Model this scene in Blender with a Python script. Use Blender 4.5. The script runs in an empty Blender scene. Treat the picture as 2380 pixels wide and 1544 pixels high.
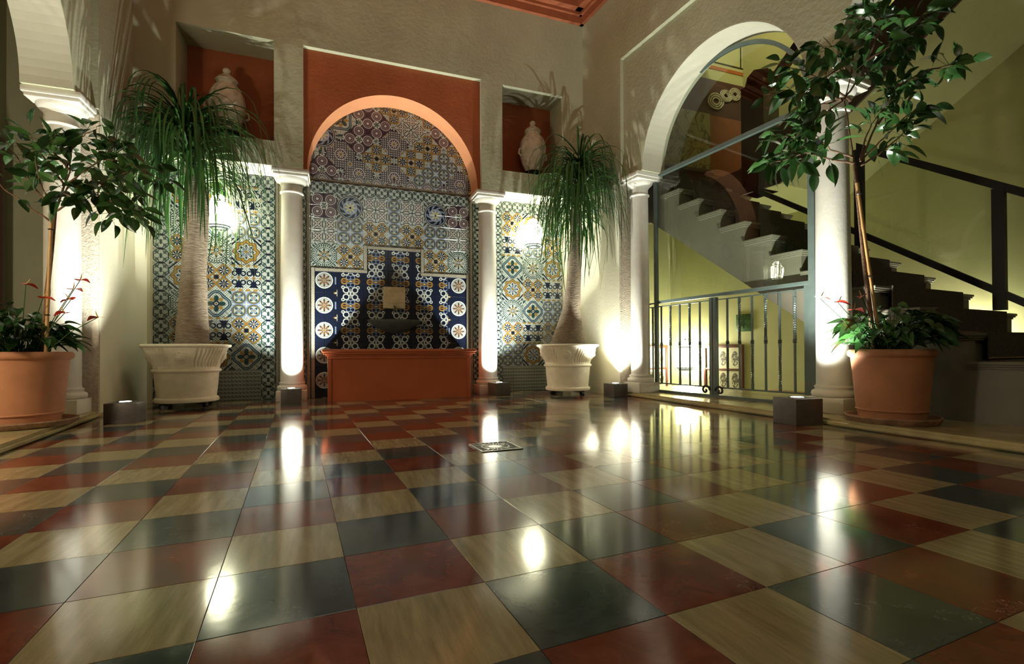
import bpy, bmesh, math, random
from math import sin, cos, pi, radians, sqrt, atan2, hypot
from mathutils import Vector, Matrix
from mathutils.geometry import tessellate_polygon
random.seed(7)
SC = bpy.context.scene
COL = SC.collection

# ------------------------------------------------------------------ camera
cam_data = bpy.data.cameras.new('camera')
cam = bpy.data.objects.new('camera', cam_data); COL.objects.link(cam)
cam_data.sensor_fit = 'HORIZONTAL'; cam_data.sensor_width = 36.0
cam_data.lens = 1140.0 / 2380.0 * 36.0
cam_data.shift_y = (810.6 - 772.0) / 2380.0
cam_data.clip_start = 0.02
_r = Vector((0.93998797, -0.34116486, -0.00539983)); _u = Vector((0.00261928, -0.00861026, 0.9999595)); _f = Vector((0.34119754, 0.93996404, 0.00719994))
cam.matrix_world = Matrix(((_r.x, _u.x, -_f.x, 0), (_r.y, _u.y, -_f.y, 0), (_r.z, _u.z, -_f.z, 0.56), (0, 0, 0, 1)))
SC.camera = cam

# ------------------------------------------------------------------ world, exposure
w = bpy.data.worlds.new('night'); SC.world = w; w.use_nodes = True
w.node_tree.nodes['Background'].inputs[0].default_value = (0.10, 0.10, 0.12, 1)
w.node_tree.nodes['Background'].inputs[1].default_value = 0.05
SC.view_settings.view_transform = 'Standard'; SC.view_settings.look = 'None'
SC.view_settings.exposure = 0.0; SC.view_settings.gamma = 1.0; SC.view_settings.use_curve_mapping = False

def light(name, kind, loc, energy, color, size=0.1, target=None, spot=None, blend=0.5, shape=None, size_y=None):
    d = bpy.data.lights.new(name, kind); d.energy = energy; d.color = color
    if kind == 'AREA':
        d.size = size
        if size_y: d.shape = 'RECTANGLE'; d.size_y = size_y
    else: d.shadow_soft_size = size
    if kind == 'SPOT': d.spot_size = spot; d.spot_blend = blend
    o = bpy.data.objects.new(name, d); COL.objects.link(o); o.location = loc
    if target is not None:
        o.rotation_euler = (Vector(target) - Vector(loc)).to_track_quat('-Z', 'Y').to_euler()
    return o

UP = (0.96, 1.0, 0.88)
LANT = (1.0, 0.97, 0.66)
UPW = 430.0          # watts of each floor uplight
LANT_E = 42.0       # emission of the wall lantern glass
# large soft fill added behind the viewer, not a visible fitting
light('hall_fill_light', 'AREA', (0.9, -1.6, 4.3), 19.0, (0.98, 1.0, 0.76), 2.0, (0.4, 5.0, 0.6))

light('stair_hall_fill', 'POINT', (5.6, 4.2, 6.9), 125.0, (1.0, 0.97, 0.62), 0.25)  # unseen fill added to brighten the stair hall
light('left_aisle_fill', 'POINT', (-2.95, 2.6, 1.3), 125.0, (1.0, 0.86, 0.62), 0.15)  # unseen fill added so the left aisle is not black

# ------------------------------------------------------------------ frames
BA = atan2(-0.99368977, 0.11216348)            # direction of the right wall, towards the viewer
PC = Vector((3.345, 6.2, 0)); PL = Vector((-1.985, 6.6, 0))
U = Vector((0.11216348, -0.99368977, 0)); N = Vector((0.99368977, 0.11216348, 0))
def WR(s, t, z): return PC + U * s + N * t + Vector((0, 0, z))
BL = -pi / 2
def WL(s, t, z): return PL + Vector((t, -s, z))
Y0, YT = 6.2, 6.6

# ------------------------------------------------------------------ node helpers
class X:
    nt = None
    def __init__(s, v): s.v = v
    @staticmethod
    def m(op, *a, clamp=False):
        n = X.nt.nodes.new('ShaderNodeMath'); n.operation = op; n.use_clamp = clamp
        for i, q in enumerate(a):
            q = q.v if isinstance(q, X) else q
            if isinstance(q, (int, float)): n.inputs[i].default_value = q
            else: X.nt.links.new(q, n.inputs[i])
        return X(n.outputs[0])
    def __add__(s, o): return X.m('ADD', s, o)
    __radd__ = __add__
    def __sub__(s, o): return X.m('SUBTRACT', s, o)
    def __rsub__(s, o): return X.m('SUBTRACT', o, s)
    def __mul__(s, o): return X.m('MULTIPLY', s, o)
    __rmul__ = __mul__
    def __truediv__(s, o): return X.m('DIVIDE', s, o)
    def __lt__(s, o): return X.m('LESS_THAN', s, o)
    def __gt__(s, o): return X.m('GREATER_THAN', s, o)
    def __and__(s, o): return X.m('MULTIPLY', s, o)
    def __or__(s, o): return X.m('MAXIMUM', s, o)
def ab(a): return X.m('ABSOLUTE', a)
def sq(a): return X.m('SQRT', a)
def sn(a): return X.m('SINE', a)
def cs(a): return X.m('COSINE', a)
def mx(a, b): return X.m('MAXIMUM', a, b)
def mn(a, b): return X.m('MINIMUM', a, b)
def at2(a, b): return X.m('ARCTAN2', a, b)
def hy(a, b): return sq(a * a + b * b)
def ring(r, a, b): return (r > a) & (r < b)

def new_mat(name):
    m = bpy.data.materials.new(name); m.use_nodes = True
    nt = m.node_tree; X.nt = nt
    return m, nt, nt.nodes['Principled BSDF']
def lk(nt, a, b): nt.links.new(a, b)
def mixc(nt, fac, c1, c2, mode='MIX'):
    n = nt.nodes.new('ShaderNodeMix'); n.data_type = 'RGBA'; n.blend_type = mode
    for sck, val in ((n.inputs[0], fac), (n.inputs[6], c1), (n.inputs[7], c2)):
        if isinstance(val, X): val = val.v
        if isinstance(val, (int, float)): sck.default_value = val
        elif isinstance(val, tuple): sck.default_value = (*val[:3], 1)
        else: nt.links.new(val, sck)
    return n.outputs[2]
def noise(nt, vec, scale, detail=4, rough=0.6, dist=0.0):
    n = nt.nodes.new('ShaderNodeTexNoise'); n.inputs['Scale'].default_value = scale
    n.inputs['Detail'].default_value = detail; n.inputs['Roughness'].default_value = rough; n.inputs['Distortion'].default_value = dist
    if vec is not None: nt.links.new(vec, n.inputs['Vector'])
    return n
def ramp(nt, fac, stops):
    n = nt.nodes.new('ShaderNodeValToRGB'); e = n.color_ramp.elements
    while len(e) < len(stops): e.new(0.5)
    for i, (p, c) in enumerate(stops): e[i].position = p; e[i].color = (*c, 1)
    nt.links.new(fac, n.inputs[0]); return n.outputs[0]
def coords(nt, kind='Object', scale=None):
    tc = nt.nodes.new('ShaderNodeTexCoord'); o = tc.outputs[kind]
    if scale:
        mp = nt.nodes.new('ShaderNodeMapping'); mp.inputs['Scale'].default_value = scale; nt.links.new(o, mp.inputs[0]); o = mp.outputs[0]
    return o
def bump(nt, h, strength, dist=0.01, bsdf=None):
    b = nt.nodes.new('ShaderNodeBump'); b.inputs['Strength'].default_value = strength; b.inputs['Distance'].default_value = dist
    nt.links.new(h, b.inputs['Height'])
    if bsdf: nt.links.new(b.outputs[0], bsdf.inputs['Normal'])
    return b
def plain(name, col, rough=0.6, metal=0.0, var=0.12, scale=6.0, bmp=0.0, bscale=60.0, spec=0.5, emit=None, es=0.0):
    m, nt, p = new_mat(name)
    co = coords(nt)
    n = noise(nt, co, scale)
    c = ramp(nt, n.outputs[0], [(0.3, tuple(x * (1 - var) for x in col)), (0.7, tuple(min(1, x * (1 + var)) for x in col))])
    lk(nt, c, p.inputs['Base Color'])
    p.inputs['Roughness'].default_value = rough; p.inputs['Metallic'].default_value = metal
    p.inputs['Specular IOR Level'].default_value = spec
    if bmp:
        n2 = noise(nt, co, bscale, 3); bump(nt, n2.outputs[0], bmp, 0.01, p)
    if emit: p.inputs['Emission Color'].default_value = (*emit, 1); p.inputs['Emission Strength'].default_value = es
    return m

M = {}
M['wall'] = plain('ochre_beige_plaster', (0.41, 0.405, 0.28), 0.85, var=0.10, scale=1.3, bmp=0.35, bscale=22)
M['cream'] = plain('pale_cream_plaster', (0.70, 0.66, 0.52), 0.8, var=0.06, scale=1.5, bmp=0.2, bscale=25)
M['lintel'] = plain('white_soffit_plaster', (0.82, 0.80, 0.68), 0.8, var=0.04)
M['orange_lit'] = plain('orange_plaster_lit_underside', (0.60, 0.25, 0.115), 0.75, var=0.06)  # the burnt orange plaster again, with the uplight glow put into its colour
M['intrados'] = plain('pale_arch_plaster', (0.50, 0.475, 0.38), 0.8, var=0.08, scale=2)
M['orange'] = plain('burnt_orange_plaster', (0.34, 0.085, 0.026), 0.75, var=0.12, scale=2.5, bmp=0.3, bscale=30)
M['cornice'] = plain('terracotta_cornice_paint', (0.34, 0.10, 0.042), 0.6, var=0.1)
M['yellow'] = plain('yellow_stairwell_plaster', (0.56, 0.55, 0.30), 0.8, var=0.08, scale=1.2, bmp=0.3, bscale=14)
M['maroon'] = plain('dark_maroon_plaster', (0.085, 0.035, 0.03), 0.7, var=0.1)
M['terracotta_wall'] = plain('terracotta_plaster_panel', (0.28, 0.09, 0.045), 0.7, var=0.1)
M['stone'] = plain('pale_column_stone', (0.64, 0.61, 0.55), 0.7, var=0.08, scale=5, bmp=0.09, bscale=40)
M['rough'] = plain('rough_jamb_stone', (0.55, 0.48, 0.38), 0.95, var=0.2, scale=30, bmp=1.0, bscale=70)
M['stepstone'] = plain('polished_ochre_step_stone', (0.40, 0.33, 0.17), 0.22, var=0.25, scale=5)
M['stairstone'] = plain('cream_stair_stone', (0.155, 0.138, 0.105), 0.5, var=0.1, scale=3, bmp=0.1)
M['carpet'] = plain('dark_brown_carpet', (0.085, 0.068, 0.058), 0.95, var=0.35, scale=60, bmp=0.8, bscale=160)
M['brownside'] = plain('dark_brown_stair_string', (0.07, 0.048, 0.035), 0.6)
M['tub'] = plain('orange_glazed_fountain_plaster', (0.34, 0.075, 0.022), 0.38, var=0.10, scale=4, bmp=0.08)
M['water'] = plain('still_dark_water', (0.01, 0.015, 0.02), 0.04)
M['darkstone'] = plain('dark_basin_stone', (0.07, 0.075, 0.07), 0.55, var=0.25, scale=12, bmp=0.4)
M['plaque'] = plain('sand_coloured_stone', (0.50, 0.42, 0.26), 0.8, var=0.18, scale=12, bmp=0.6)
M['iron'] = plain('grey_green_painted_iron', (0.115, 0.15, 0.14), 0.35, metal=0.3, var=0.15)
M['darkiron'] = plain('black_iron', (0.02, 0.02, 0.022), 0.4, metal=0.7)
M['box'] = plain('dark_bronze_light_box', (0.10, 0.085, 0.075), 0.45, metal=0.3, var=0.2, scale=20)
M['lens'] = plain('glowing_lens', (1, 1, 1), 0.3, emit=(1.0, 0.96, 0.85), es=22.0)
M['terra'] = plain('terracotta_pot_clay', (0.42, 0.175, 0.085), 0.75, var=0.13, scale=5, bmp=0.2, bscale=50)
M['saucer'] = plain('weathered_terracotta_saucer', (0.30, 0.17, 0.10), 0.8, var=0.5, scale=14, bmp=0.5)
M['creampot'] = plain('cream_glazed_pot_clay', (0.80, 0.74, 0.58), 0.5, var=0.10, scale=9, bmp=0.15)
M['soil'] = plain('potting_soil', (0.03, 0.02, 0.014), 1.0, var=0.5, scale=40, bmp=1.0)
M['bamboo'] = plain('bamboo_cane', (0.42, 0.24, 0.09), 0.5, var=0.2, scale=10)
M['bark'] = plain('brown_tree_bark', (0.13, 0.065, 0.035), 0.8, var=0.3, scale=20, bmp=0.5)
M['red'] = plain('red_spathe', (0.60, 0.035, 0.02), 0.35, var=0.15)
M['spadix'] = plain('yellow_spadix', (0.55, 0.35, 0.08), 0.6)
M['wood'] = plain('dark_brown_wood', (0.03, 0.018, 0.016), 0.4, var=0.25, scale=8)
M['lightwood'] = plain('warm_brown_wood', (0.30, 0.16, 0.06), 0.45, var=0.25, scale=8)
M['redwood'] = plain('reddish_picture_frame_wood', (0.12, 0.035, 0.022), 0.35, var=0.2, scale=12)
M['green_tile'] = plain('green_glazed_ceramic', (0.05, 0.13, 0.045), 0.3, var=0.5, scale=22, bmp=0.4)
M['door'] = plain('blue_grey_door_paint', (0.07, 0.085, 0.085), 0.5)
M['drainmetal'] = plain('worn_steel_grate', (0.55, 0.54, 0.50), 0.3, metal=0.9, var=0.2)
M['stripe'] = plain('orange_painted_stripe', (0.50, 0.14, 0.03), 0.7)
M['blackstripe'] = plain('black_painted_line', (0.015, 0.015, 0.012), 0.7)
M['urn'] = plain('glazed_ivory_relief_ceramic', (0.62, 0.56, 0.46), 0.22, var=0.15, scale=12, bmp=0.0)
def _urnbump():
    m = M['urn']; nt = m.node_tree; p = nt.nodes['Principled BSDF']; X.nt = nt
    v = nt.nodes.new('ShaderNodeTexVoronoi'); v.feature = 'SMOOTH_F1'; v.inputs['Scale'].default_value = 16
    lk(nt, coords(nt), v.inputs['Vector']); bump(nt, v.outputs[0], 0.9, 0.03, p)
_urnbump()

def trunk_mat():
    m, nt, p = new_mat('ringed_palm_bark')
    co = coords(nt, 'Object', (18, 18, 70))
    n = noise(nt, co, 1.0, 5)
    n2 = noise(nt, coords(nt), 70, 2)
    c = ramp(nt, n.outputs[0], [(0.3, (0.15, 0.11, 0.075)), (0.55, (0.24, 0.185, 0.13)), (0.75, (0.33, 0.27, 0.19))])
    c = mixc(nt, n2.outputs[0], c, (0.20, 0.15, 0.10), 'MULTIPLY') if False else c
    lk(nt, c, p.inputs['Base Color']); p.inputs['Roughness'].default_value = 0.9
    bump(nt, n.outputs[0], 0.7, 0.02, p); return m
M['palmbark'] = trunk_mat()

def leaf_mat(name, c1, c2, rough=0.3, trans=0.25):
    m, nt, p = new_mat(name)
    oi = nt.nodes.new('ShaderNodeObjectInfo')
    c = ramp(nt, oi.outputs['Random'], [(0.0, c1), (1.0, c2)])
    lk(nt, c, p.inputs['Base Color']); p.inputs['Roughness'].default_value = rough
    tr = nt.nodes.new('ShaderNodeBsdfTranslucent'); lk(nt, c, tr.inputs[0])
    ms = nt.nodes.new('ShaderNodeMixShader'); ms.inputs[0].default_value = trans
    lk(nt, p.outputs[0], ms.inputs[1]); lk(nt, tr.outputs[0], ms.inputs[2])
    lk(nt, ms.outputs[0], nt.nodes['Material Output'].inputs[0]); return m
M['leaf'] = leaf_mat('glossy_dark_green_leaf', (0.016, 0.052, 0.014), (0.042, 0.115, 0.025), 0.28, 0.14)
M['strap'] = leaf_mat('green_strap_leaf', (0.014, 0.052, 0.013), (0.045, 0.13, 0.025), 0.32, 0.16)
M['heart'] = leaf_mat('anthurium_leaf', (0.014, 0.045, 0.012), (0.036, 0.11, 0.025), 0.25, 0.15)

def lantern_glass():
    m, nt, p = new_mat('lit_frosted_lantern_glass')
    p.inputs['Base Color'].default_value = (0.9, 0.9, 0.8, 1)
    p.inputs['Emission Color'].default_value = (*LANT, 1); p.inputs['Emission Strength'].default_value = LANT_E
    return m
M['lampglass'] = lantern_glass()
M['lampglass2'] = plain('lit_stair_lantern_glass', (0.9, 0.9, 0.8), 0.3, emit=(1.0, 0.97, 0.70), es=75.0)
def clear_glass():
    m, nt, p = new_mat('clear_window_glass')
    g = nt.nodes.new('ShaderNodeBsdfGlossy'); g.inputs['Roughness'].default_value = 0.0; g.inputs[0].default_value = (1, 1, 1, 1)
    t = nt.nodes.new('ShaderNodeBsdfTransparent'); t.inputs[0].default_value = (0.93, 0.96, 0.93, 1)
    fr = nt.nodes.new('ShaderNodeFresnel'); fr.inputs[0].default_value = 1.5
    gb = nt.nodes.new('ShaderNodeNewGeometry'); ff = X(fr.outputs[0]) * (1.0 - X(gb.outputs['Backfacing']))
    ms = nt.nodes.new('ShaderNodeMixShader'); lk(nt, ff.v, ms.inputs[0]); lk(nt, t.outputs[0], ms.inputs[1]); lk(nt, g.outputs[0], ms.inputs[2])
    lk(nt, ms.outputs[0], nt.nodes['Material Output'].inputs[0]); return m
M['glass'] = clear_glass()

# floor stones: each tile shifted by its own random value
def stone_tile(kind):
    m, nt, p = new_mat({'red': 'polished_red_marble', 'blue': 'polished_blue_grey_marble', 'beige': 'polished_beige_travertine'}[kind])
    oi = nt.nodes.new('ShaderNodeObjectInfo')
    geo = nt.nodes.new('ShaderNodeNewGeometry')
    wv = nt.nodes.new('ShaderNodeVectorMath'); wv.operation = 'MULTIPLY_ADD'
    comb = nt.nodes.new('ShaderNodeCombineXYZ'); lk(nt, oi.outputs['Random'], comb.inputs[2])
    wv.inputs[1].default_value = (1, 1, 1); lk(nt, geo.outputs['Position'], wv.inputs[0])
    sc = nt.nodes.new('ShaderNodeVectorMath'); sc.operation = 'SCALE'; sc.inputs['Scale'].default_value = 9.0; lk(nt, comb.outputs[0], sc.inputs[0])
    lk(nt, sc.outputs[0], wv.inputs[2])
    v = wv.outputs[0]
    if kind == 'beige':
        mp = nt.nodes.new('ShaderNodeMapping'); mp.inputs['Rotation'].default_value = (0, 0, 0.067); mp.inputs['Scale'].default_value = (42, 4.5, 1); lk(nt, v, mp.inputs[0])
        n = noise(nt, mp.outputs[0], 1.0, 6, 0.65); c = ramp(nt, n.outputs[0], [(0.3, (0.21, 0.175, 0.092)), (0.55, (0.30, 0.255, 0.14)), (0.75, (0.38, 0.33, 0.195))])
        n2 = noise(nt, v, 160, 2); c = mixc(nt, X(n2.outputs[0]) > 0.70, c, (0.17, 0.135, 0.07))
    elif kind == 'red':
        n = noise(nt, v, 7, 7, 0.65, 0.8); c = ramp(nt, n.outputs[0], [(0.3, (0.075, 0.016, 0.011)), (0.52, (0.155, 0.034, 0.019)), (0.75, (0.22, 0.062, 0.032))])
        n2 = noise(nt, v, 3.2, 5, 0.6, 1.6); vein = ab(X(n2.outputs[0]) - 0.5) < 0.0012
        n3 = noise(nt, v, 2.0, 2); c = mixc(nt, vein & (X(n3.outputs[0]) > 0.64), c, (0.34, 0.25, 0.20))
    else:
        n = noise(nt, v, 6, 7, 0.7, 0.5); c = ramp(nt, n.outputs[0], [(0.3, (0.022, 0.030, 0.034)), (0.55, (0.050, 0.066, 0.068)), (0.78, (0.085, 0.105, 0.10))])
        n2 = noise(nt, v, 4.0, 5, 0.6, 1.2); vein = ab(X(n2.outputs[0]) - 0.5) < 0.0014
        n3 = noise(nt, v, 2.6, 2); c = mixc(nt, vein & (X(n3.outputs[0]) > 0.60), c, (0.20, 0.22, 0.19))
    lk(nt, c, p.inputs['Base Color'])
    nr = noise(nt, v, 2.5, 4); r = X(nr.outputs[0]) * 0.10 + 0.065
    lk(nt, r.v, p.inputs['Roughness']); p.inputs['IOR'].default_value = 1.6
    p.inputs['Specular IOR Level'].default_value = 0.62
    nb = noise(nt, v, 9, 3); bump(nt, nb.outputs[0], 0.05, 0.004, p)
    return m
M['red_t'] = stone_tile('red'); M['blue_t'] = stone_tile('blue'); M['beige_t'] = stone_tile('beige')
M['grout'] = plain('dark_grout', (0.10, 0.08, 0.055), 0.6)

# ---- glazed wall tiles: every pattern is maths on the tile's own UV
WHITE = (0.39, 0.41, 0.38); NAVY = (0.005, 0.008, 0.021); OCHRE = (0.23, 0.135, 0.03); GREEN = (0.012, 0.036, 0.034)
PURP = (0.085, 0.045, 0.06); SKY = (0.15, 0.19, 0.28); BROWN = (0.16, 0.07, 0.025); GREY = (0.24, 0.24, 0.22)
def tile_mat(name, base, fn, rough=0.22):
    m, nt, p = new_mat(name)
    tc = nt.nodes.new('ShaderNodeUVMap'); tc.uv_map = 'UVMap'
    sp = nt.nodes.new('ShaderNodeSeparateXYZ'); lk(nt, tc.outputs[0], sp.inputs[0])
    u = X(sp.outputs[0]); v = X(sp.outputs[1])
    c = base; hsum = None
    if base == WHITE: c = mixc(nt, (sn(u * 34.5) * sn(v * 34.5) > 0.22) | (ab(ab(u) - ab(v)) < 0.03), base, (0.10, 0.13, 0.115))
    for mask, col in fn(u, v):
        c = mixc(nt, mask, c, col)
        hsum = mask if hsum is None else mx(hsum * 0.8, mask)
    if isinstance(c, tuple): p.inputs['Base Color'].default_value = (*c, 1)
    else: lk(nt, c, p.inputs['Base Color'])
    p.inputs['Roughness'].default_value = rough
    if hsum is not None: bump(nt, hsum.v, 0.25, 0.002, p)
    return m
def P_circ(u, v):
    r = hy(u, v); th = at2(v, u); s2 = ab(sn(th * 2.0))
    return [(r > 0.93, SKY), ((mx(ab(u), ab(v)) > 0.90) & (r > 1.1), WHITE), (ring(r, 0.70, 0.93), GREEN), (ring(r, 0.78, 0.84), OCHRE), ((r < s2 * 0.68) & (s2 > 0.45), GREEN), ((r < s2 * 0.45) & (s2 > 0.8), SKY), (r < 0.10, OCHRE)]
def P_lattice(u, v):
    a = ab(u); b = ab(v); x = ab(a - 0.5); y = ab(b - 0.5); d = ab(x + y - 0.5)
    r = hy(x, y); th = at2(y, x); k = ab(cs(th * 4.0))
    return [(d < 0.105, NAVY), (d < 0.075, OCHRE), ((r < k * 0.36) & (k > 0.35) & (r > 0.06), NAVY), (r < 0.045, OCHRE), (mx(a, b) < 0.20, OCHRE), (mx(a, b) < 0.15, NAVY)]
def P_oct(u, v):
    a = ab(u); b = ab(v); o = mx(mx(a, b), (a + b) * 0.72); r = hy(u, v); th = at2(v, u); k = ab(cs(th * 4.0))
    return [(ring(o, 0.88, 0.94), GREEN), (ring(o, 0.97, 1.2) & (sn((a - b) * 20.0) > 0.3), GREEN), (ring(o, 0.70, 0.84) & (sn(th * 32.0) > 0.1), GREEN), (ring(r, 0.60, 0.64), GREEN), ((r < k * 0.56) & (k > 0.4) & (r > 0.2), GREEN), ((r < k * 0.40) & (k > 0.75) & (r > 0.2), OCHRE), (ring(r, 0.12, 0.17), NAVY)]
def P_star(u, v):
    r = hy(u, v); th = at2(v, u); s = r - cs(th * 8.0) * 0.075; k = ab(cs(th * 4.0))
    return [((r > 0.98) & (sn((ab(u) + ab(v)) * 18.0) > 0.0), NAVY), (ring(s, 0.58, 0.86), NAVY), (ring(s, 0.62, 0.82), OCHRE), ((r < k * 0.54) & (k > 0.55) & (r > 0.14), NAVY), ((r < k * 0.42) & (k > 0.85) & (r > 0.14), SKY), (r < 0.11, OCHRE)]
def P_textile(u, v):
    x = ab(X.m('FRACT', u * 1.0 + 0.5) - 0.5); y = ab(X.m('FRACT', v * 1.0 + 0.5) - 0.5)
    x2 = ab(X.m('FRACT', u * 1.0) - 0.5); y2 = ab(X.m('FRACT', v * 1.0) - 0.5)
    tri = ab(X.m('FRACT', (x + y) * 6.0) - 0.5)
    return [((x + y < 0.42) & (tri > 0.22), GREEN), ((ab(x - y) < 0.04), WHITE), ((x < 0.075) | (y < 0.075), WHITE), ((ab(x - 0.19) < 0.025) | (ab(y - 0.19) < 0.025), WHITE), ((x < 0.035) & (y < 0.34), GREEN), ((y < 0.035) & (x < 0.34), NAVY), (x2 + y2 < 0.30, WHITE), (x2 + y2 < 0.24, PURP), (ab(x2 - y2) + mx(x2, y2) < 0.17, WHITE), (x2 + y2 < 0.07, OCHRE)]
def P_bluemed(u, v):
    r = hy(u, v); th = at2(v, u); k = ab(cs(th * 4.0))
    return [(r > 0.99, GREY), ((r > 1.02) & (sn((ab(u) - ab(v)) * 16.0) > 0.2), GREEN), (r < 0.97, NAVY), (ring(r, 0.86, 0.90), WHITE), (ring(r, 0.56, 0.80) & (sn(th * 9.0 + r * 14.0) > 0.25), SKY), (ring(r, 0.50, 0.54), WHITE), (r < 0.50, SKY), ((r < k * 0.47) & (k > 0.25), WHITE), ((r < k * 0.36) & (k > 0.6) & (r > 0.13), (0.45, 0.40, 0.10)), (r < 0.09, NAVY)]
def P_purple(u, v):
    a = ab(ab(u) - 0.5); b = ab(ab(v) - 0.5); r = hy(a, b); r0 = hy(u, v); a1 = 1.0 - ab(u); b1 = 1.0 - ab(v); r1 = hy(a1, b1)
    th = at2(v, u); k = ab(cs(th * 3.0)); th1 = at2(b1, a1); k1 = ab(cs(th1 * 4.0)); r2 = mn(hy(a1, v), hy(u, b1))
    return [(r < 0.40, WHITE), (r < 0.35, PURP), (ring(r, 0.22, 0.25), GREY), (r < 0.10, WHITE), ((r0 < 0.30), WHITE), ((r0 < k * 0.26), GREEN), ((r1 < 0.30), WHITE), ((r1 < k1 * 0.26), GREEN), ((r2 > 0.10) & (r2 < 0.16), NAVY), (r0 < 0.05, OCHRE)]
def P_greenmed(u, v):
    r = hy(u, v); th = at2(v, u); s = r - cs(th * 4.0) * 0.09 ; k = ab(cs(th * 2.0)); k2 = ab(sn(th * 2.0))
    return [((r > 1.05) & (sn((ab(u) + ab(v)) * 15.0) > 0.0), GREEN), (ring(s, 0.70, 0.92), GREEN), (ring(s, 0.78, 0.84), SKY), ((r < k * 0.62) & (k > 0.55) & (r > 0.2), GREEN), ((r < k2 * 0.58) & (k2 > 0.8) & (r > 0.3), OCHRE), (ring(r, 0.13, 0.22), NAVY), (r < 0.07, BROWN)]
def P_fleur(u, v):
    a = ab(ab(u) - 0.5); b = ab(v); r = hy(a, b * 0.6)
    return [((b > 0.84) & (sn(u * 12.566) > -0.2), OCHRE), ((a < b * b * 0.55 + 0.03) & (b < 0.74), NAVY), (ab(hy(a - 0.28, b - 0.34) - 0.16) < 0.045, NAVY), ((hy(a, b) > 0.08) & (hy(a, b) < 0.13), OCHRE), (a + b < 0.07, BROWN), ((ab(a - 0.5) + b < 0.16), OCHRE)]
def P_border(u, v):
    a = ab(u); b = ab(v); r = hy(u, v); c4 = hy(1.0 - a, 1.0 - b)
    e1 = (u * u) / 0.022 + (v * v) / 0.10; e2 = ((1.0 - a) * (1.0 - a)) / 0.022 + (b * b) / 0.10 ; e3 = (u * u) / 0.09 + ((1.0 - b) * (1.0 - b)) / 0.022
    return [((ab(r - 1.0) < 0.075), GREEN), ((ab(c4 - 0.78) < 0.045), NAVY), (((ab(a - b) < 0.06) & (r > 0.30) & (r < 1.0)), GREEN), (e1 < 1.35, GREEN), (e2 < 1.3, GREEN), (e3 < 1.3, NAVY), (ring(hy(a - 0.5, b - 0.5), 0.08, 0.20), GREEN)]
def P_braid(u, v):
    return [(sn((u + v) * 9.42) > 0.0, GREY), ((sn((u + v) * 9.42) > 0.6), OCHRE), (mx(ab(u), 0.0) > 0.78, NAVY)]
def P_scroll(u, v):
    a = ab(u); b = ab(v)
    r1 = ab(hy(a - 0.34, b - 0.72) - 0.22); r2 = ab(hy(a - 0.12, b - 0.95) - 0.10); r3 = ab(hy(a - 0.58, b - 0.5) - 0.10)
    o1 = ab(hy(a - 0.48, b) - 0.21); o2 = ab(hy(a - 0.16, b - 0.30) - 0.17)
    return [((r1 < 0.045) | (r2 < 0.04) | (r3 < 0.04), WHITE), ((a < 0.03) & (b > 0.6), WHITE), (o2 < 0.035, SKY), (o1 < 0.055, OCHRE), ((b < 0.055) & (a < 0.72), BROWN), ((b < 0.02) & (a < 0.60), OCHRE), ((a + b * 1.3 < 0.13), (0.42, 0.33, 0.15))]
def P_ringros(u, v):
    r = hy(u, v); th = at2(v, u); k = ab(cs(th * 4.0)); a1 = 1.0 - ab(u); b1 = 1.0 - ab(v); r1 = hy(a1, b1); k1 = ab(cs(at2(b1, a1) * 2.0))
    return [(ring(r, 0.56, 0.66), WHITE), (ring(r, 0.0, 0.54), GREY), ((r < k * 0.50) & (k > 0.3) & (r > 0.12), NAVY), ((r < k * 0.40) & (k > 0.7) & (r > 0.15), BROWN), (r < 0.09, OCHRE), ((r1 < k1 * 0.30), OCHRE), ((r1 < k1 * 0.2), WHITE), ((ab(ab(u) - 0.85) < 0.05) & (ab(v) < 0.3), SKY)]
def P_wave(u, v):
    s = sn(v * 12.566 + ab(sn(u * 6.283)) * 1.8)
    return [(s > -0.2, (0.06, 0.08, 0.07)), (s > 0.72, (0.22, 0.24, 0.20)), ((s > 0.2) & (sn(u * 12.566) > 0.8), (0.07, 0.055, 0.02))]
def P_mosaic(u, v):
    a = ab(u); b = ab(v); r = hy(u, v); th = at2(v, u); k = ab(cs(th * 5.0)); a1 = 1.0 - a; b1 = 1.0 - b; r1 = hy(a1, b1); r2 = mn(hy(a1, v), hy(u, b1)); k2 = ab(cs(at2(b1, a1) * 4.0))
    return [((sn(u * 25.0) * sn(v * 25.0) > 0.45), WHITE), (ring(r, 0.40, 0.46), WHITE), (r < 0.40, PURP), ((r < k * 0.34), WHITE), (r < 0.12, OCHRE), ((r1 < 0.36), NAVY), ((r1 < k2 * 0.32), WHITE), (r2 < 0.22, GREY), (r2 < 0.12, OCHRE)]
T = {}
for nm, bs, fn, lab in [('circ', WHITE, P_circ, 'ringed_cross'), ('lattice', WHITE, P_lattice, 'ochre_lattice'), ('oct', WHITE, P_oct, 'octagon_rosette'), ('star', WHITE, P_star, 'eight_point_star'),
                   ('textile', (0.06, 0.05, 0.045), P_textile, 'woven'), ('bluemed', GREY, P_bluemed, 'blue_medallion'), ('purple', (0.05, 0.028, 0.04), P_purple, 'purple_disc'), ('greenmed', WHITE, P_greenmed, 'green_medallion'),
                   ('fleur', WHITE, P_fleur, 'fleur'), ('border', WHITE, P_border, 'interlace_border'), ('braid', WHITE, P_braid, 'braid_border'), ('scroll', NAVY, P_scroll, 'navy_scroll'),
                   ('ringros', NAVY, P_ringros, 'navy_ring_rosette'), ('wave', (0.26, 0.28, 0.24), P_wave, 'dark_wave'), ('mosaic', (0.07, 0.06, 0.07), P_mosaic, 'star_mosaic')]:
    T[nm] = tile_mat('glazed_tile_' + lab, bs, fn)

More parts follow.
